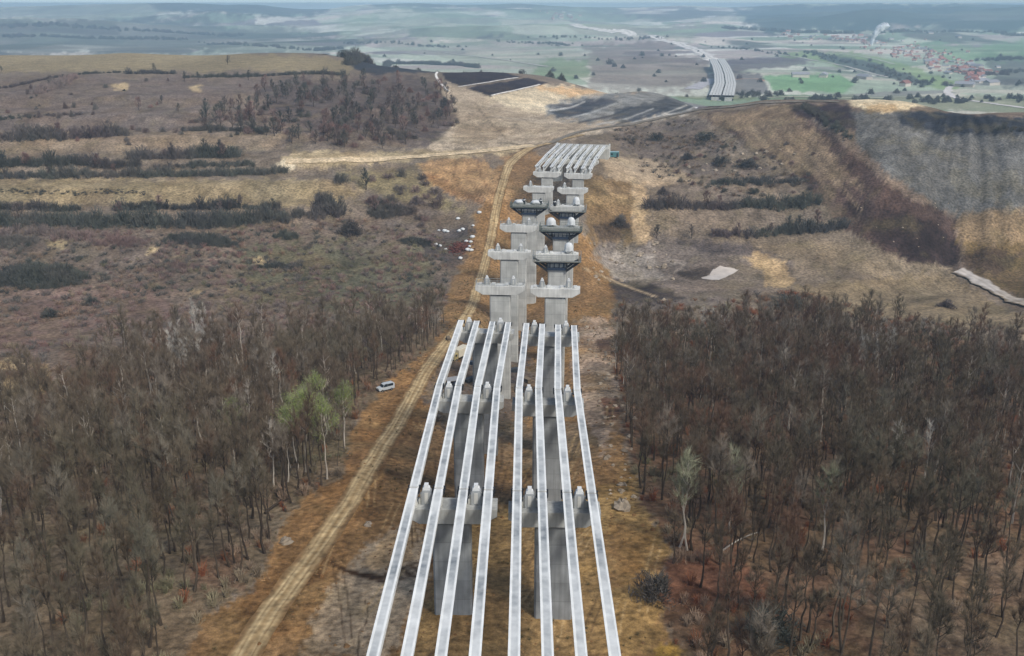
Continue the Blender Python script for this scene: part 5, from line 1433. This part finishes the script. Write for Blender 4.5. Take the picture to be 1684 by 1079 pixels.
for i in range(420):
    a = rr.uniform(0, 6.28); q = abs(rr.gauss(0, .5)); x, y = q0.x + 5.2 * q * math.cos(a), q0.y + 8 * q * math.sin(a)
    z = float(ground(x, y)) + max(0, 1.6 * (1 - q)) * rr.random()
    rot = Matrix.Rotation(rr.uniform(0, 3), 3, 'Z') @ Matrix.Rotation(rr.gauss(0, .4), 3, 'X')
    m.box((x, y, z), (rr.uniform(.3, 1.8), rr.uniform(.2, .8), rr.uniform(.06, .4)), rot=rot)
tag(m.build("scrap_heap", twig_mat("rusty_scrap", (96,54,46), (112,72,60), (80,60,56), .5)), "reddish heap of scrap and boards between the scrub and the haul road", "scrap heap", kind="stuff")
sack_me = []
for i in range(3): o = lump(i, .95, .8, .6).build("white_sack", M_tarp, smooth=True); sack_me.append(o.data); bpy.data.objects.remove(o)
for i, (px, py, s) in enumerate([(777,391,1.2),(767,398,1.0),(774,399,1.0),(769,412,1.2),(775,413,1.1),(772,406,.8),(731,381,1.2),(736,382,1.0),(755,381,1.1),(761,378,1.0),(753,361,1.1),(757,426,1.1),(788,351,1.2),(722,380,.8),(717,403,1.0),(724,405,.8),(733,411,.8),(778,372,.8)]):
    p = g(px, py); o = link("white_sack", sack_me[i % 3]); o.location = (p.x, p.y, p.z + .35 * s); o.rotation_euler = (0, 0, i); o.scale = (s, s, s)
    tag(o, "white sack or sheet lying about the reddish scrap heap", "sack", "white sacks round the scrap heap")
# boulders and spoil lumps beside the viaduct
M_rock = mat("pale_rock", (160,146,126), .95, .3, 1.3, rnd=.25, bump=.5); rock_me = []
for i in range(5):
    o = lump(50 + i, 1, .8, .6, 6, 10, .38).build("boulder", M_rock); rock_me.append(o.data); bpy.data.objects.remove(o)
def boulder(px, py, s, label, group=None, seed=0):
    p = g(px, py); o = link("boulder", rock_me[seed % 5]); o.location = (p.x, p.y, p.z + s * .2); o.rotation_euler = (0, 0, seed * 1.7); o.scale = (s, s, s)
    tag(o, label, "boulder", group)
boulder(1022, 836, 1.7, "biggest pale boulder, at the edge of the right wood beside the nearest piers", None, 1)
boulder(470, 892, 1.1, "white boulder on the brown soil at the left wood's corner", None, 2)
boulder(605, 864, .8, "small white boulder right of the dirt road", None, 3)
boulder(1092, 445 + 50, 1.2, "pale boulder on the mud near the pond", None, 4)
rr = random.Random(31)
for i in range(90):
    t = rr.random(); y = 525 + 300 * t; x = 1000 + 30 * math.sin(t * 3) * .5 + rr.uniform(-46, 22) + t * 18
    boulder(x, y, rr.uniform(.2, .7), "pale stone in the stony strip between viaduct and right wood", "stones of the stony strip", i)
for i in range(36): boulder(rr.uniform(965, 1110), rr.uniform(395, 470), rr.uniform(.4, 1.3), "pale stone on the river flat right of the viaduct", "stones on the river flat", i)
for i in range(22): boulder(rr.uniform(1130, 1330), rr.uniform(245, 300), rr.uniform(.5, 1.5), "pale stone on the slope under the crest road", "stones under the crest road", i)
for i in range(16): boulder(rr.uniform(1390, 1560), rr.uniform(330, 430), rr.uniform(.2, .5), "stone lying on the dark spoil slope", "stones on the dark spoil slope", i)
# fallen trunks
def log(a, b_, r, m_, label):
    A, B = g(*a), g(*b_); mb = MB(); n = 6
    pts = [A.lerp(B, i / (n - 1)) + Vector((0, 0, r * .8 + .5 * math.sin(i / (n - 1) * PI))) for i in range(n)]
    mb.tube(pts, [r * (1 - .6 * i / (n - 1)) for i in range(n)], 7); tag(mb.build("fallen_trunk", m_), label, "log")
log((1186, 908), (1248, 876), .16, M_pale if False else bpy.data.materials["pale_bark"], "pale fallen trunk leaning into the right wood")
log((436, 846), (476, 822), .3, M_bark, "dark fallen trunk at the edge of the left wood")
log((470, 842), (452, 808), .22, M_bark, "short dark log crossing the fallen trunk")

# villages: little houses with red roofs, each its own
M_wall = mat("house_wall", (196,186,172), .9, .1, 1, rnd=.15); M_roof = mat("red_tiles", (160,112,100), .9, .2, 1, rnd=.3); M_roofg = mat("grey_tiles", (150,150,152), .9, .2, 1, rnd=.2)
HOUSE = []
for i, (w, l, h, rh, rm) in enumerate([(9, 13, 4.2, 3.6, M_roof), (10, 16, 5.5, 4, M_roof), (8, 10, 3.6, 3, M_roof), (10, 22, 4, 3, M_roofg)]):
    m = MB(); m.box((0, 0, h / 2 - 1), (w, l, h + 2)); mw = m.build("wall", M_wall); 
    m = MB(); m.prism([(-w / 2 - .6, h - .2), (w / 2 + .6, h - .2), (0, h + rh)], 'y', -l / 2 - .6, l / 2 + .6); mr = m.build("roof", rm)
    HOUSE.append((mw.data, mr.data)); bpy.data.objects.remove(mw); bpy.data.objects.remove(mr)
def house(px, py, label, group, s=1.0, k=None, ymin=1000):
    p = hit(px, py, ymin); e = empty("village_house", (p.x, p.y, p.z), rr.uniform(0, 3.1)); a, b_ = HOUSE[rr.choice((0, 0, 1, 2, 2, 3)) if k is None else k]
    link("wall", a, e); link("roof", b_, e); e.scale = (s, s, s); tag(e, label, "house", group)
path_ = [(1425,72),(1455,79),(1490,84),(1520,90),(1545,100),(1565,108),(1590,118),(1605,124)]
def along(path, n, spread, label, group, s):
    for _ in range(n):
        t = rr.random() * (len(path) - 1); i = int(t); f = t - i
        x = path[i][0] + (path[i + 1][0] - path[i][0]) * f + rr.gauss(0, spread * 1.3); y = path[i][1] + (path[i + 1][1] - path[i][1]) * f + rr.gauss(0, spread * .5)
        house(x, y, label, group, s * rr.uniform(.6, 1.0))
along(path_, 190, 14, "red roofed house in the long village on the right", "houses of the long village", .85)
along([(1584,120),(1604,128),(1600,134)], 22, 6, "red roofed house at the bend of the pale road below the long village", "houses at the road bend", 1.2)
along([(1280,56),(1340,60),(1400,66),(1430,70)], 46, 6, "house in the distant village at the foot of the right hills", "houses of the hill foot village", 1.1)
along([(905,20),(930,28),(950,34)], 24, 6, "house in the farthest village near the end of the motorway", "houses of the farthest village", 1.6)
for i, (px, py, k, lab) in enumerate([(1316,127,3,"long white barn in the bright green field, left one"),(1354,127,3,"long white barn in the bright green field, right one"),(1421,130,3,"white shed by the dark hedge right of the green field"),(1530,104,3,"long white shed below the long village"),(1594,109,3,"white building right of the long village"),(1606,112,3,"white building farthest right beside the long village"),(1488,142,0,"red farmhouse alone in the meadow before the village"),(1586,143,3,"white shed inside the road bend"),(1630,140,3,"small white house right of the road bend"),(1440,71,3,"white hall at the foot of the smoke"),(1529,56,3,"white tower house alone on the hillside above the village"),(1576,62,3,"pale farm on the hillside right of the white tower house")]):
    house(px, py, lab, None, 1.3, k)

# trees of the valley
FT = []
for i in range(4):
    v, t = dome(1500 + i, 4.2, 6.0, 420, .42, (1.0, 2.4), .4); FT.append(tri_me("valley_tree", (v, t), M_hedge))
def ftree(px, py, label, group, s=1.0, ymin=1000):
    p = hit(px, py, ymin); o = link("valley_tree", FT[rr.randrange(4)]); o.location = (p.x, p.y, p.z - .3); o.rotation_euler = (0, 0, rr.uniform(0, 6)); o.scale = (s, s, s); tag(o, label, "tree", group)
ftree(1003, 106, "dark tree alone on the purple hill left of the far viaduct", None, 2.2); ftree(1010, 110, "lower dark tree beside the one alone on the purple hill", None, 1.5); ftree(1056, 92, "round dark tree on the purple hill near the motorway", None, 2.0); ftree(922, 92, "dark tree at the left foot of the purple hill", None, 1.8)
for i in range(70): ftree(rr.uniform(1250, 1690), 164 + rr.uniform(-5, 6) + (rr.random() * 6 if i % 3 == 0 else 0), "bushy tree in the row beyond the crest on the right", "trees beyond the right crest", rr.uniform(.7, 1.4))
for i in range(120):
    x, y = rr.uniform(560, 1690), rr.uniform(58, 160)
    ftree(x, y, "dark tree dotted over the valley fields", "trees dotted over the valley", rr.uniform(.6, 1.5))
def frow(pts, n, s, label, seed):
    r3 = random.Random(seed); P = [hit(p[0], p[1], 1000) for p in pts]; it = []
    for i in range(n):
        t = r3.random() * (len(P) - 1); k = int(t); q = P[k].lerp(P[k + 1], t - k)
        x, y = q.x + r3.gauss(0, 14), q.y + r3.gauss(0, 14); me = FTV[r3.randrange(4)]
        it.append(([(me[0], me[1], 0)], x, y, float(ground(x, y)) - .3, r3.uniform(0, 6), s * r3.uniform(.7, 1.3)))
    merged("treeline", it, [M_hedge], label, "trees")
FTV = [dome(1600 + i, 4.4, 6.5, 160, .7, (1.0, 2.4), .4) for i in range(4)]
for i, (pts, n, s) in enumerate([([(560,72),(640,70),(760,78)],70,1.2),([(330,70),(430,76),(520,84),(560,80)],160,1.3),([(830,70),(900,72),(940,76)],60,1.2),([(1180,78),(1260,86),(1400,104)],60,1.0),([(1330,86),(1440,112),(1540,142)],110,1.0),([(1440,56),(1560,52),(1690,60)],130,1.6),([(1180,46),(1300,52),(1400,56)],110,1.8),([(1620,100),(1690,96)],60,1.2),([(0,60),(150,64),(300,66)],220,1.6),([(0,44),(200,50),(400,58)],220,1.9),([(860,62),(1000,66),(1100,62)],50,1.3),([(1560,120),(1640,124),(1690,116)],50,1.2),([(1200,160),(1230,156),(1270,158)],30,.8)]):
    frow(pts, n, s, "far line of dark trees across the valley fields", 60 + i)

# smoke
sm = MB(); p0 = hit(1433, 74, 1000); sc_ = p0.y / 1600.0
ptsS = []; rad = []
for dx, dy, r in ((0, 0, 2.0), (1, 6, 2.6), (2.5, 12, 3.2), (5, 18, 4.0), (9, 24, 5.0), (15, 28, 5.6), (22, 29, 4.6)):
    ptsS.append((p0.x + dx * sc_, p0.y, p0.z + dy * sc_)); rad.append(r * sc_)
sm.tube(ptsS, rad, 14)
smm = mat("smoke_white", (244,246,246), 1.0, .1, .05)
nt = smm.node_tree; b = nt.nodes["Principled BSDF"]; nt.links.new(ranged(nt, world_noise(nt, .06, 4), .25, .95, .36, .66), b.inputs["Alpha"])
rq = random.Random(4)
sm = MB()
for i in range(len(ptsS) - 1):                 # rolling puffs along the plume
    for j in range(3):
        q = Vector(ptsS[i]).lerp(Vector(ptsS[i + 1]), j / 3); r = rad[i] * (1 - j / 3) + rad[i + 1] * j / 3
        l = lump(i * 7 + j, r * 1.05, r, r * .95, 7, 11, .14)
        sm.add([(v[0] + q.x + rq.gauss(0, r * .2), v[1] + q.y, v[2] + q.z + rq.gauss(0, r * .1)) for v in l.v], l.f)
tag(sm.build("smoke", smm, smooth=True), "white smoke plume bending right above the village", "smoke", kind="stuff")

# stacks of boards and pallets on the yard under the girders
M_wood = mat("weathered_boards", (122,108,88), .9, .3, 2, rnd=.25); M_tarpd = mat("dark_sheet", (58,62,66), .7, .2, 2)
for i, (px, py, m_, lab) in enumerate([(778,600,M_blue,"blue grey stack beside the third left pier"),(772,628,M_tarpd,"dark covered stack under the second left girder"),(786,640,M_wood,"board stack beside the second left cap"),(716,690,M_wood,"board stack left of the second left pier"),(846,612,M_tarpd,"dark stack in the gap between the two decks"),(842,640,M_wood,"weathered board stack in the gap between the two decks"),(866,628,M_wood,"board stack under the leftmost girder of the right deck"),(884,655,M_tarpd,"dark stack under the right deck near its second pier"),(858,690,M_wood,"board stack in the gap nearer the camera"),(738,560,M_wood,"board stack left of the leftmost girder")]):
    p = g(px, py); e = empty("material_stack", p, i * .9)
    for j in range(4): one("board_layer", m_, e, "box", (rr.uniform(-.1, .1), rr.uniform(-.1, .1), .15 + j * .3), (rr.uniform(2.2, 3.2), rr.uniform(1.1, 1.5), .26))
    for x in (-.9, .9): one("bearer", M_wood, e, "box", (x, 0, -.05), (.14, 1.5, .16))
    tag(e, lab, "stack")

# clods and grass tufts strewn over the bare soil
DIRT = [(330,1090),(420,975),(456,860),(490,800),(552,772),(580,716),(610,660),(655,606),(704,566),(735,500),(770,420),(800,330),(900,300),(990,440),(1008,540),(1006,620),(1030,740),(1050,830),(1100,900),(1080,960),(1096,1090)]
CL = []
for i in range(4):
    l = lump(400 + i, .5, .42, .3, 3, 6, .4); f3 = np.array([t for f in l.f for t in ((f[0], f[1], f[2]),) + (((f[0], f[2], f[3]),) if len(f) == 4 else ())]); CL.append((np.array(l.v), f3))
xs = rs.uniform(-60, 60, 40000); ys = rs.uniform(100, 430, 40000); ok = inside(xs, ys, DIRT) & (fbm(xs / 8, ys / 8, 3, 90) > rs.uniform(-.2, .3, 40000)); xs, ys = xs[ok][:2600], ys[ok][:2600]; zs = ground(xs, ys)
M_clod = twig_mat("soil_clods", (112,80,50), (134,100,64), (164,132,92), .2)
merged("rubble", [([(*CL[rs.randint(4)], 0)], x, y, z, rs.uniform(0, 6), rs.choice([.25, .35, .5, .9], p=[.45, .35, .16, .04])) for x, y, z in zip(xs, ys, zs)], [M_clod], "brown clods and small stones strewn over the bare soil", "rubble")
xs = rs.uniform(-60, 60, 40000); ys = rs.uniform(100, 430, 40000); ok = inside(xs, ys, DIRT) & (fbm(xs / 12, ys / 12, 3, 91) > rs.uniform(.0, .35, 40000)); xs, ys = xs[ok][:900], ys[ok][:900]; zs = ground(xs, ys)
M_tuft = twig_mat("grass_tufts", (104,94,64), (114,102,72), (98,90,62), .1)
merged("grass", [([(*UB[rs.randint(5)], 0)], x, y, z - .05, rs.uniform(0, 6), rs.uniform(.15, .45)) for x, y, z in zip(xs, ys, zs)], [M_tuft], "dry grass tufts growing over the bare soil by the viaduct", "grass")
# ------------------------------------------------------------------ haze: a closed box of even air round the whole scene
bpy.context.view_layer.update()
hz = MB()
zb, zt = -90.0, 87.0
hz.box((0, 1500, (zb + zt) / 2), (40000, 17000, zt - zb))
hm = bpy.data.materials.new("haze_air"); hm.use_nodes = True
nt = hm.node_tree; nt.nodes.clear()
mo = nt.nodes.new("ShaderNodeOutputMaterial"); pv = nt.nodes.new("ShaderNodeVolumePrincipled")
pv.inputs["Color"].default_value = (0.62, 0.84, 1.0, 1)
pv.inputs["Density"].default_value = 1.8e-4
pv.inputs["Anisotropy"].default_value = 0.25
nt.links.new(pv.outputs[0], mo.inputs["Volume"])
tag(hz.build("haze", hm), kind="stuff")
